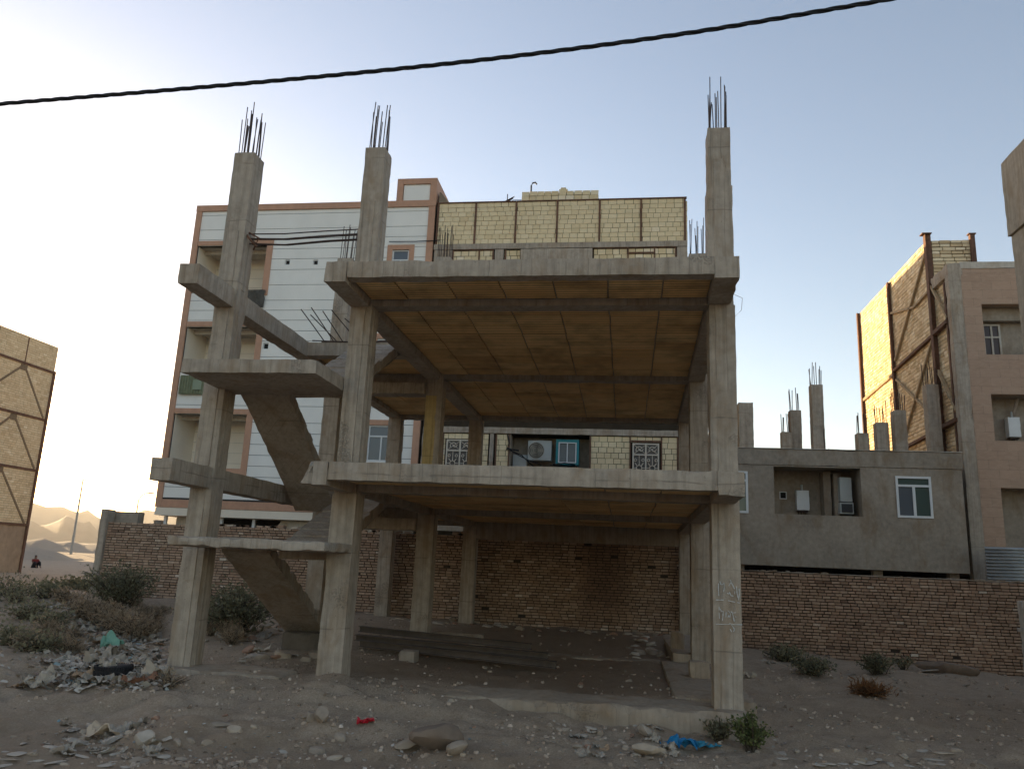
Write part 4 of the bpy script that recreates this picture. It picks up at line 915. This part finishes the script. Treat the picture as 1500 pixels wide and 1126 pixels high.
def rock_mesh(mat, seed, flatz=.6, name='stone', sub=3, sharp=.5):
    bm = bmesh.new(); bmesh.ops.create_icosphere(bm, subdivisions=sub, radius=.5)
    s = Vector((seed*3.7, seed*1.9, seed*5.3)); rr = random.Random(seed)
    planes = [(Vector((rr.gauss(0,1), rr.gauss(0,1), rr.gauss(0,1))).normalized(), rr.uniform(.26, .42)) for _ in range(8)]
    for v in bm.verts:
        p = v.co*(1+.25*noise.noise(v.co*2+s))
        for n, dd in planes:
            q = p.dot(n)-dd
            if q > 0: p = p-n*q*.92
        p = p+noise.noise_vector(p*5+s)*.03
        v.co = Vector((p.x, p.y*.8, p.z*flatz))
    me = bpy.data.meshes.new(name); bm.to_mesh(me); bm.free(); me.materials.append(mat); me.shade_smooth(); me.set_sharp_from_angle(angle=R(28)); return me
def crumple_mesh(mat, seed, name='rubbish', n=9, hgt=.35):
    bm = bmesh.new(); rr = random.Random(seed); s = Vector((seed*2.3, seed*7.1, 0)); g = {}
    asp = rr.uniform(.5, 1)
    for i in range(n+1):
        for j in range(n+1):
            x, y = i/n-.5, (j/n-.5)*asp
            v = Vector((x, y, 0)); d = noise.noise_vector(v*2.6+s)*.16+noise.noise_vector(v*6+s)*.06
            z = abs(noise.noise(v*2.2+s))*hgt*1.3+abs(noise.noise(v*5+s))*hgt*.6
            g[i, j] = bm.verts.new((x+d.x, y+d.y, z))
    for i in range(n):
        for j in range(n): bm.faces.new((g[i,j], g[i+1,j], g[i+1,j+1], g[i,j+1]))
    me = bpy.data.meshes.new(name); bm.to_mesh(me); bm.free(); me.materials.append(mat)
    return me
def put(name, me, p, s, label, cat, group=None, rz=None, tilt=.25, sink=.3):
    o = bpy.data.objects.new(name, me); COL.objects.link(o); s = (s, s, s) if isinstance(s, (int, float)) else s
    o.location = p-Vector((0,0,s[2]*sink*.5))+Vector((0,0,s[2]*.12)); o.scale = s; o.rotation_euler = (random.uniform(-tilt, tilt), random.uniform(-tilt, tilt), random.uniform(0, 6.28) if rz is None else rz)
    return tag(o, label, cat, group)
rocks = [rock_mesh(m, i+1, f) for i, (m, f) in enumerate(((M['stone_grey'],.5),(M['stone_tan'],.35),(M['stone_grey'],.7),(M['stone_pale'],.3),(M['stone_tan'],.6),(M['brickbit'],.5),(M['stone_grey'],.25),(M['stone_pale'],.45)))]
junk = [crumple_mesh(m, i+1, 'rubbish', 9, h) for i, (m, h) in enumerate(((M['paper'],.3),(M['paper2'],.4),(M['paper'],.2),(M['paper2'],.25),(M['card'],.3),(M['paper'],.5)))]
def scat(n, box, bias=None):
    out = []
    while len(out) < n:
        px, py = random.uniform(box[0], box[2]), random.uniform(box[1], box[3])
        if bias and random.random() > bias(px, py): continue
        out.append(G(px, py))
    return out
# stones on the slope and along the verge
for p in scat(60, (20, 1010, 760, 1122), lambda x, y: .15+.85*((y-1010)/112)**2): put('stone', rocks[random.choice((0,1,2,4,6,0,4,5,3))], p, random.uniform(.05, .17)*random.choice((.6, 1, 1, 1.4)), 'loose stone or plaster chip on the gravel slope in front of the frame', 'stone', 'stones strewn over the front slope')
for p in scat(45, (800, 1052, 985, 1110)): put('stone', random.choice(rocks), p, random.uniform(.06, .2), 'broken stone in the rubble heaped below the front concrete plinth', 'stone', 'stones below the plinth')
for p in scat(55, (1100, 985, 1495, 1120)): put('stone', rocks[random.choice((0,1,2,4,6,0,4,3))], p, random.uniform(.05, .15), 'loose stone on the open gravel in front of the lower brick wall', 'stone', 'stones on the open gravel')
for p in scat(26, (1120, 1098, 1400, 1122)): put('stone', rocks[random.choice((3,1,7))], p, (random.uniform(.12, .34), random.uniform(.1, .25), random.uniform(.05, .12)), 'flat pale slab fragment lying on the verge by the road', 'slab', 'flat pale slabs on the verge', tilt=.06)
for p in scat(24, (0, 1085, 250, 1124)): put('stone', rocks[random.choice((3,6,7))], p, (random.uniform(.1, .3), random.uniform(.06, .2), random.uniform(.04, .1)), 'flat pale chip lying at the foot of the gravel slope', 'chip', 'flat chips at the foot of the slope', tilt=.08)
# rubble inside the frame along the wall and by the right-hand columns
for k in range(70):
    x = random.uniform(-6.2, 1.1); y = random.uniform(21.6, 23.0); put('rubble_block', random.choice(rocks), Vector((x, y, gz(x, y))), random.uniform(.1, .34), 'broken block in the dark rubble along the foot of the tall brick wall', 'rubble', 'rubble along the tall wall', sink=.3)
for k in range(26):
    x = random.gauss(.55, .3); y = random.gauss(19.6, .9); put('rubble_block', random.choice(rocks), Vector((x, y, gz(x, y))), random.uniform(.14, .4), 'broken concrete chunk piled beside the right-hand back columns', 'rubble', 'chunks by the back columns', sink=.2)
for p in scat(26, (335, 905, 470, 970)): put('rubble_block', random.choice(rocks), p, random.uniform(.12, .42), 'plaster chunk in the heap under the lower stair flight', 'rubble', 'chunks under the stair flight', sink=.2)
for p in scat(36, (540, 960, 980, 1010)): put('stone', rocks[random.choice((0,1,2,4,6,5))], p, random.uniform(.05, .16), 'small stone on the brown earth floor between the columns', 'stone', 'stones on the earth floor')
# single pieces
put('boulder', rock_mesh(M['stone_dark'], 21, .75, 'boulder'), G(637, 1098), (.6, .5, .48), 'large dark brown boulder at the foot of the gravel slope', 'boulder', rz=.4, sink=-.35)
put('boulder', rock_mesh(M['stone_grey'], 22, .7, 'boulder'), G(668, 1102), (.27, .24, .22), 'smaller blue-grey stone leaning on the dark brown boulder', 'boulder', rz=.9, sink=-.35)
put('boulder', rock_mesh(M['stone_grey'], 23, .5, 'boulder'), G(598, 1098), (.36, .24, .22), 'grey slab stone leaning beside the dark brown boulder', 'boulder', rz=.6, tilt=.5, sink=-.35)
put('boulder', rock_mesh(M['stone_pale'], 24, .8, 'boulder'), G(210, 1090), (.26, .24, .2), 'rounded pale stone beside the crumpled tan cloth', 'boulder', sink=-.35)
put('boulder', rock_mesh(M['stone_grey'], 25, .8, 'boulder'), G(470, 1058), (.22, .2, .26), 'upright grey lump of stone on the gravel slope', 'boulder', sink=-.35)
put('boulder', rock_mesh(M['stone_tan'], 26, .6, 'boulder'), G(952, 1106), (.42, .34, .26), 'pointed tan stone beside the blue plastic bag', 'boulder', rz=.2, sink=-.35)
put('boulder', rock_mesh(M['stone_pale'], 27, .7, 'boulder'), G(945, 1078), (.3, .26, .24), 'smooth pale boulder against the front concrete plinth', 'boulder', sink=-.35)
put('broken_slab', rock_mesh(M['stone_grey'], 28, .3, 'broken_slab'), G(322, 1060), (.46, .36, .22), 'broken flat grey slab on the middle of the gravel slope', 'slab', rz=.5, tilt=.15)
put('broken_slab', rock_mesh(M['stone_grey'], 29, .35, 'broken_slab'), G(708, 1020), (.5, .3, .2), 'grey slab fragment at the buried end of the front plinth', 'slab', rz=2.9, tilt=.1)
put('dead_log', rock_mesh(M['stone_dark'], 30, .9, 'dead_log'), G(1385, 985), (1.5, .4, .44), 'thick greyish dead log lying at the foot of the lower brick wall', 'log', rz=-.28, tilt=.05, sink=-.35)
put('plaster_lump', rock_mesh(M['stone_pale'], 31, .4, 'plaster_lump'), G(1362, 985), (.5, .4, .16), 'pale plaster lump beside the dead log', 'plaster', sink=-.35)
cl = plain('tan_cloth', (.56,.43,.30), .3)
put('cloth', crumple_mesh(cl, 41, 'cloth', 14, .4), G(163, 1076), (.5, .5, .42), 'crumpled tan cloth lying on the gravel slope', 'cloth', rz=.3, tilt=.1)
put('cloth', crumple_mesh(plain('rust_cloth', (.27,.13,.075), .3), 42, 'cloth', 14, .5), G(205, 1000), (.42, .36, .3), 'rust-brown rag lying beside the old tyre', 'cloth', rz=.6, tilt=.1)
put('plastic_bag', crumple_mesh(plain('blue_plastic', srgb(34,120,165)[:3], .25, 8, .3, .4), 43, 'plastic_bag', 16, .5), G(992, 1094), (.44, .36, .34), 'torn bright blue plastic bag below the front plinth', 'bag', rz=.1, tilt=.1)
put('plastic_bag', crumple_mesh(plain('blue_film', srgb(50,128,150)[:3], .25, 8, .3, .4), 44, 'plastic_bag', 14, .4), G(1035, 1092), (.34, .26, .2), 'flat scrap of blue plastic under the green weed by the plinth', 'bag', rz=.4, tilt=.1)
put('plastic_bag', crumple_mesh(plain('green_plastic', srgb(130,176,150)[:3], .25, 8, .3, .4), 45, 'plastic_bag', 14, .8), G(163, 950), (.36, .26, .34), 'pale green plastic bag caught among the rubbish', 'bag', rz=.3, tilt=.3)
put('plastic_bag', crumple_mesh(plain('teal_plastic', srgb(30,120,135)[:3], .25, 8, .3, .4), 46, 'plastic_bag', 12, .8), G(46, 944), (.34, .3, .42), 'small teal plastic bag in the dry weeds', 'bag', tilt=.3)
put('plastic_bag', crumple_mesh(M['paper'], 47, 'plastic_bag', 12, .6), G(1097, 993), (.3, .26, .3), 'white plastic bag behind the chalk-marked column', 'bag', tilt=.2)
red = put('crisp_packet', crumple_mesh(plain('red_foil', srgb(190,30,45)[:3], .3, 14, .3, .4), 48, 'crisp_packet', 12, .5), G(536, 1058), (.2, .16, .16), 'crumpled red foil packet on the gravel slope', 'packet', tilt=.15)
# litter on the waste ground
for p in scat(190, (10, 888, 234, 1008), lambda x, y: max(.08, 1-((x-150)/110)**2) if y < 990 else .35): put('rubbish', random.choice(junk), p, random.uniform(.12, .42), 'dirty scrap of paper or plastic in the litter left of the concrete frame', 'rubbish', 'litter on the waste ground', sink=.2)
for p in scat(34, (290, 895, 450, 975)): put('rubbish', random.choice(junk), p, random.uniform(.1, .4), 'dirty scrap of litter lying in the stair bay', 'rubbish', 'litter in the stair bay')
for p in scat(26, (60, 1060, 260, 1105), lambda x, y: max(.1, 1-((x-165)/90)**2)): put('rubbish', random.choice(junk[:4]), p, random.uniform(.08, .26), 'pale scrap lying round the tan cloth on the slope', 'rubbish', 'scraps round the tan cloth')
for p in scat(26, (840, 1065, 1060, 1108)): put('rubbish', random.choice(junk), p, random.uniform(.06, .2), 'small scrap of litter round the blue plastic bag', 'rubbish', 'scraps round the blue bag')
for p in scat(18, (1100, 960, 1420, 1005)): put('rubbish', random.choice(junk[:4]), p, random.uniform(.08, .22), 'pale scrap of litter near the foot of the lower brick wall', 'rubbish', 'scraps near the lower wall')
# tyre
p = G(165, 990); t = empty('tyre', p, 'worn black tyre lying flat among the rubbish', 'tyre')
mb = MB(); n, q = 40, 14; vs = []
for i in range(n):
    a = i/n*6.2832
    for j in range(q):
        b = j/q*6.2832; rr = .185+.065*math.copysign(abs(math.cos(b))**.6, math.cos(b)); z = .075+.08*math.copysign(abs(math.sin(b))**.6, math.sin(b))
        vs.append((p.x+rr*math.cos(a), p.y+rr*math.sin(a), p.z+z+.02*math.cos(a)))
mb.add(vs, [(i*q+j, ((i+1)%n)*q+j, ((i+1)%n)*q+(j+1)%q, i*q+(j+1)%q) for i in range(n) for j in range(q)])
M['rubber'] = flat('dusty_rubber', (.03,.027,.027), .4, 14, .3, .8); mb.build('casing', M['rubber'], t, smooth=50)
mb = MB()
for i in range(44):
    a = i/44*6.2832
    for z in (.05, .13): mb.bar((p.x+.252*math.cos(a), p.y+.252*math.sin(a), p.z+z-.025), (p.x+.252*math.cos(a+.06), p.y+.252*math.sin(a+.06), p.z+z+.025), .02, .02)
mb.build('tread', M['rubber'], t)
# steel sections stacked on the floor
def section(a, b, label, w=.14, h=.11):
    a, b = Vector(a), Vector(b); t_ = (b-a).normalized(); x = t_.cross(Vector((0,0,1))).normalized(); z = Vector((0,0,1)); mb = MB()
    for zz, hh, ww in ((h-.012, .012, w), (0, .012, w), (.012, h-.024, .012)):
        mb.bar(a+z*(zz+hh/2), b+z*(zz+hh/2), ww, hh)
    tag(mb.build('steel_girder', M['girder']), label, 'girder')
M['girder'] = flat('dusty_girder_steel', (.12,.09,.068), .4, 7, .3, .8)
section((-5.4, 16.35, .1), (-1.75, 15.6, .02), 'long dusty steel girder on top of the low stack on the earth floor')
section((-5.3, 15.85, -.02), (-1.4, 15.3, -.1), 'rusty steel girder in the middle of the low stack on the earth floor', .2)
section((-5.1, 15.5, -.1), (-1.2, 14.85, -.2), 'rusty steel girder at the front of the low stack on the earth floor', .14, .12)
mb = MB(); mb.rough(-4.1, -3.8, 14.75, 15.1, -.32, -.05, .06, .01, .02); tag(mb.build('block', M['conc_dark'], smooth=40), 'dark square block propping the front steel girder', 'block')
mb = MB(); q = G(670, 938); mb.rough(q.x-.6, q.x+.55, q.y, q.y+.35, q.z-.2, q.z+.16, .1, .03, .06); tag(mb.build('broken_kerb', M['conc_low'], smooth=40), 'broken concrete strip lying between the steel girders and the tall wall', 'kerb')
mb = MB(); mb.rough(1.02, 1.32, 18.4, 18.55, -.3, .3, .1, .02, .05); tag(mb.build('slab_fragment', M['conc_low'], smooth=40), 'upright grey slab fragment leaning beside the back column', 'slab')
mb = MB(); mb.rough(1.15, 1.5, 14.9, 15.2, -.3, .06, .08, .01, .03); tag(mb.build('block', M['conc_low'], smooth=40), 'small grey concrete block on the floor beam behind the chalk-marked column', 'block')
mb = MB(); mb.rough(9.5, 9.75, 21.2, 21.45, -.8, 1.25, .12, .008, .03); mb.rough(9.46, 9.79, 21.16, 21.49, .5, .62, .12, .008, .03)
tag(mb.build('post', M['render_frame'], smooth=40), 'pale concrete post standing before the lower brick wall at its far end', 'post')
# ------------------------------------------------------------ plants
def leafmat(name, c1, c2):
    k = NT(name); p = k.pos(); col = k.ramp(k.attr(), [(0, (*c1, 1)), (1, (*c2, 1))]); col = k.mix(k.ramp(k.noise(p, 3, 3), [(.35, 0.0), (.65, .6)]), col, (*[q*.55 for q in c1], 1)); k.out(col, None, rough=.75)
    tr = k.n('ShaderNodeBsdfTranslucent'); k.l(col, tr.inputs['Color']); mx = k.n('ShaderNodeMixShader'); mx.inputs[0].default_value = .42
    k.l(k.b.outputs[0], mx.inputs[1]); k.l(tr.outputs[0], mx.inputs[2]); k.l(mx.outputs[0], k.t.nodes['Material Output'].inputs['Surface']); return k.mat
M['leaf_green'] = leafmat('dull_green_leaf', (.16,.155,.09), (.31,.29,.18)); M['leaf_olive'] = leafmat('olive_leaf', (.22,.205,.12), (.40,.355,.22)); M['leaf_dry'] = leafmat('dry_stem', (.32,.235,.15), (.54,.42,.28)); M['leaf_bright'] = leafmat('fresh_green_leaf', (.10,.12,.04), (.24,.26,.10))
M['leaf_orange'] = leafmat('orange_dry_twig', (.20,.09,.035), (.34,.18,.08)); M['twig'] = plain('brown_twig', (.10,.075,.05))
def plant_meshes(seed, rx, h, stems, leaves, ls, spread=.5, droop=.2, blade=False):
    rr = random.Random(seed); st = MB(); lf = MB()
    for s in range(stems):
        a = rr.uniform(0, 6.283); out = rr.random()**.6*rx; hh = h*rr.uniform(.5, 1)*(1-.35*out/rx)
        b = Vector((rr.gauss(0, rx*.12), rr.gauss(0, rx*.12), -.03)); tip = Vector((math.cos(a)*out, math.sin(a)*out, hh)); mid = b.lerp(tip, .5)+Vector((0, 0, hh*droop)); 
        st.tube([b, mid, tip], [.012, .008, .004], 4, cap=False)
        for k in range(leaves):
            t = rr.uniform(.25, 1.02); p = b.lerp(mid, t*2) if t < .5 else mid.lerp(tip, t*2-1)
            p = p+Vector((rr.gauss(0, 1), rr.gauss(0, 1), rr.gauss(0, .8)))*rx*.11*spread*2
            if p.z < 0: p.z = rr.uniform(0, .05)
            d = Vector((rr.gauss(0, 1), rr.gauss(0, 1), rr.gauss(.5, .7))).normalized(); sd = d.cross(Vector((rr.gauss(0,1), rr.gauss(0,1), rr.gauss(0,1)))).normalized()
            L = ls*rr.uniform(.6, 1.5); wd = L*(.09 if blade else .3)
            lf.face([p, p+d*L*.5+sd*wd, p+d*L, p+d*L*.5-sd*wd], r=rr.random())
    return st, lf
def plant(name, p, seed, rx, h, stems, leaves, ls, mat, label, cat, group=None, blade=False, spread=.5):
    t = empty(name, p, label, cat, group); st, lf = plant_meshes(seed, rx, h, stems, leaves, ls, spread, blade=blade)
    st.build('stem', M['twig'], t, local=True); lf.build('foliage', mat, t, local=True); return t
plant('bush', G(172, 893), 1, 1.05, 1.45, 100, 38, .07, M['leaf_green'], 'large dark green bush at the left end of the tall brick wall', 'bush')
plant('bush', G(343, 925), 2, 1.15, 1.1, 90, 40, .07, M['leaf_green'], 'dark green bush in the stair bay behind the leftmost column', 'bush')
plant('bush', G(1150, 968), 3, .6, .4, 40, 36, .055, M['leaf_olive'], 'low olive bush on the mound just behind the chalk-marked column', 'bush')
plant('bush', G(1190, 988), 4, .48, .42, 45, 40, .05, M['leaf_green'], 'rounded dark green bush on the gravel before the lower brick wall', 'bush')
plant('bush', G(1285, 988), 5, .42, .55, 40, 40, .05, M['leaf_green'], 'dark green bush with a wispy side shoot before the lower brick wall', 'bush')
plant('weed', G(1322, 980), 6, .3, .45, 14, 30, .05, M['leaf_olive'], 'thin wispy weed beside the dark green bush at the lower brick wall', 'weed')
plant('weed', G(1100, 1098), 7, .3, .5, 26, 40, .045, M['leaf_bright'], 'fresh green weed at the foot of the chalk-marked column', 'weed')
plant('weed', G(1052, 1085), 8, .22, .34, 20, 34, .04, M['leaf_olive'], 'straggly olive weed against the plinth beside the blue plastic scrap', 'weed')
br = G(1272, 1018)
plant('dry_branch_pile', br, 9, .42, .2, 60, 14, .12, M['leaf_orange'], 'orange-brown heap of dry twigs on the open gravel', 'twigs', blade=True)
plant('weed', G(245, 1008), 10, .3, .28, 20, 20, .045, M['leaf_dry'], 'dry brown weed at the foot of the leftmost column', 'weed', blade=True)
for i, (px, py, rx, h, mt) in enumerate(((20,880,.9,.55,'leaf_olive'),(62,876,.6,.5,'leaf_green'),(95,888,.5,.6,'leaf_dry'),(5,872,1.0,.6,'leaf_green'),(35,905,.7,.45,'leaf_olive'),(75,918,.5,.4,'leaf_olive'),(12,945,.6,.4,'leaf_olive'),(60,955,.5,.35,'leaf_olive'))):
    plant('weed_clump', G(px, py), 20+i, rx, h, 24, 24, .075, M[mt], 'grey-green or dry weed clump on the waste ground towards the long tan building', 'weed', 'weeds on the waste ground', spread=.8)
protos = []
for i in range(5):
    protos.append(plant('dry_weed', G(120+i*20, 905+i*8), 40+i, .55, .62, 44, 26, .10, M['leaf_dry'], 'dry brown weed clump growing through the litter', 'weed', 'dry weeds in the litter', blade=True, spread=.8))
for p in scat(17, (0, 882, 240, 962), lambda x, y: 1 if (x > 190 or x < 70 or y < 900) else .3):
    c = copy_tree(random.choice(protos)); c.location = p; s = random.uniform(.45, .9); c.scale = (s, s, s*random.uniform(.6, 1.1)); c.rotation_euler.z = random.uniform(0, 6.28)
for p in scat(7, (300, 900, 350, 950)):
    c = copy_tree(random.choice(protos)); c.location = p; c.scale = (.5, .5, .6); c.rotation_euler.z = random.uniform(0, 6.28); c['label'] = 'dry brown weed clump in the stair bay'; c['group'] = 'dry weeds in the stair bay'
p = G(75, 850)
plant('weed_mat', G(108, 862), 60, 1.6, .22, 50, 40, .12, M['leaf_green'], 'flat dark green mat of weeds on the waste ground at the wall end', 'weed')
# ------------------------------------------------------------ gravel, crumbs and flakes nobody could count
mb = MB(); rr = random.Random(5)
def pebble(x, y, s):
    z = gz(x, y); a = rr.uniform(0, 6.28); vs = []
    for k in range(5): vs.append((x+s*math.cos(a+k*1.257)*rr.uniform(.7, 1.2), y+s*math.sin(a+k*1.257)*rr.uniform(.6, 1.1), z-s*.2))
    h = s*rr.uniform(.35, .9)
    for k in range(5): vs.append((x+s*.6*math.cos(a+k*1.257)*rr.uniform(.6, 1.2), y+s*.6*math.sin(a+k*1.257)*rr.uniform(.6, 1.1), z+h))
    mb.add(vs, [(k, (k+1)%5, 5+(k+1)%5, 5+k) for k in range(5)]+[(5,6,7,8,9)], 0, rr.random())
for k in range(40000):
    y = 7.6+rr.random()**1.5*13.5; x = rr.uniform(-.75, .68)*y-.4
    if -4.2 < x < 1.7 and y > 12.6 and rr.random() < .8: continue
    if noise.noise(Vector((x*.8, y*.8, 3)))+rr.uniform(-.25, .25) < .02: continue
    s = .004+.030*rr.random()**5
    pebble(x, y, s*(1+y*.02))
def gravel_mat():
    k = NT('mixed_gravel'); col = k.ramp(k.attr(), [(0,(.16,.115,.08,1)),(.3,(.32,.235,.165,1)),(.8,(.46,.35,.26,1)),(.96,(.54,.43,.33,1)),(1,(.62,.52,.42,1))]); return k.out(col, k.noise(k.pos(), 40), .4, .004, .95)
tag(mb.build('gravel', gravel_mat()), kind='stuff')
mb = MB()
for p in scat(1500, (15, 890, 236, 1012), lambda x, y: max(.1, 1-((x-150)/115)**2)):
    s = rr.uniform(.02, .09); a = rr.uniform(0, 6.28); n = Vector((rr.gauss(0,.5), rr.gauss(0,.5), 1)).normalized(); u = n.cross(Vector((math.cos(a), math.sin(a), 0))).normalized(); v = n.cross(u); q = p+Vector((rr.gauss(0,.15), rr.gauss(0,.15), rr.uniform(.01, .06)))
    mb.face([q-u*s, q+v*s*rr.uniform(.3, 1), q+u*s*rr.uniform(.6, 1), q-v*s*rr.uniform(.3, 1)], r=rr.random())
for p in scat(500, (40, 1050, 1480, 1120)):
    s = rr.uniform(.008, .035); a = rr.uniform(0, 6.28); u = Vector((math.cos(a), math.sin(a), rr.gauss(0,.2)))*s; v = Vector((-math.sin(a), math.cos(a), rr.gauss(0,.2)))*s; q = p+Vector((0,0,.012)); mb.face([q-u, q+v*.6, q+u, q-v*.7], r=rr.random())
k = NT('litter_flakes'); k.out(k.ramp(k.attr(), [(0,(.17,.12,.09,1)),(.35,(.38,.32,.25,1)),(.8,(.58,.51,.42,1)),(.93,(.2,.3,.3,1)),(1,(.3,.14,.09,1))]), None, rough=.85)
tag(mb.build('litter', k.mat), kind='stuff')
# ------------------------------------------------------------ seated person far off
pp = Vector((-42.2, 52.9, 0)); pp.z = gz(pp.x, pp.y)
per = empty('person', pp, 'small person in red clothes sitting on the ground with knees drawn up beyond the weeds', 'person')
def skin(name, verts, edges, rad, mat, parent):
    me = bpy.data.meshes.new(name); me.from_pydata(verts, edges, []); me.materials.append(mat); o = bpy.data.objects.new(name, me); COL.objects.link(o); o.parent = parent
    s = o.modifiers.new('skin', 'SKIN'); s.use_smooth_shade = True
    for i, r in enumerate(rad): me.skin_vertices[0].data[i].radius = (r, r) if isinstance(r, (int, float)) else r
    me.skin_vertices[0].data[0].use_root = True
    b = o.modifiers.new('sub', 'SUBSURF'); b.levels = 2; b.render_levels = 2
    return o
skn = plain('brown_skin', (.22,.13,.085), .1, 8, .05, .6); redc = plain('dark_red_cloth', (.22,.035,.03), .3, 10, .3, .9); blk = plain('black_cloth', (.02,.018,.02), .2)
V_ = [(0,0,.12),(0,.02,.30),(0,.04,.48),(0,.04,.58),(0,.03,.66),(0,.03,.74), (.09,-.0,.13),(.13,-.30,.38),(.12,-.52,.06),(.12,-.62,.05), (-.09,0,.13),(-.13,-.28,.36),(-.11,-.50,.06),(-.11,-.60,.05), (.15,.03,.50),(.20,-.12,.34),(.12,-.30,.30), (-.15,.03,.50),(-.20,-.10,.34),(-.10,-.28,.29)]
E_ = [(0,1),(1,2),(2,3),(3,4),(4,5),(0,6),(6,7),(7,8),(8,9),(0,10),(10,11),(11,12),(12,13),(2,14),(14,15),(15,16),(2,17),(17,18),(18,19)]
Rr = [.13,.125,.12,.05,.085,.08, .09,.065,.04,.035, .09,.065,.04,.035, .05,.042,.03, .05,.042,.03]
skin('body', V_, E_, Rr, skn, per)
skin('shirt', [(0,.0,.10),(0,.02,.30),(0,.04,.49),(.15,.03,.50),(.2,-.1,.36),(-.15,.03,.50),(-.2,-.08,.36)], [(0,1),(1,2),(2,3),(3,4),(2,5),(5,6)], [.16,.15,.135,.065,.055,.065,.055], redc, per)
skin('trousers', [(0,0,.11),(.09,0,.13),(.13,-.3,.38),(.12,-.48,.11),(-.09,0,.13),(-.13,-.28,.36),(-.11,-.46,.11)], [(0,1),(1,2),(2,3),(0,4),(4,5),(5,6)], [.14,.1,.078,.055,.1,.078,.055], blk, per)
skin('hair', [(0,.05,.70),(0,.045,.79)], [(0,1)], [.09,.075], blk, per)
per.rotation_euler.z = R(62); per.scale = (1.15, 1.15, 1.15)
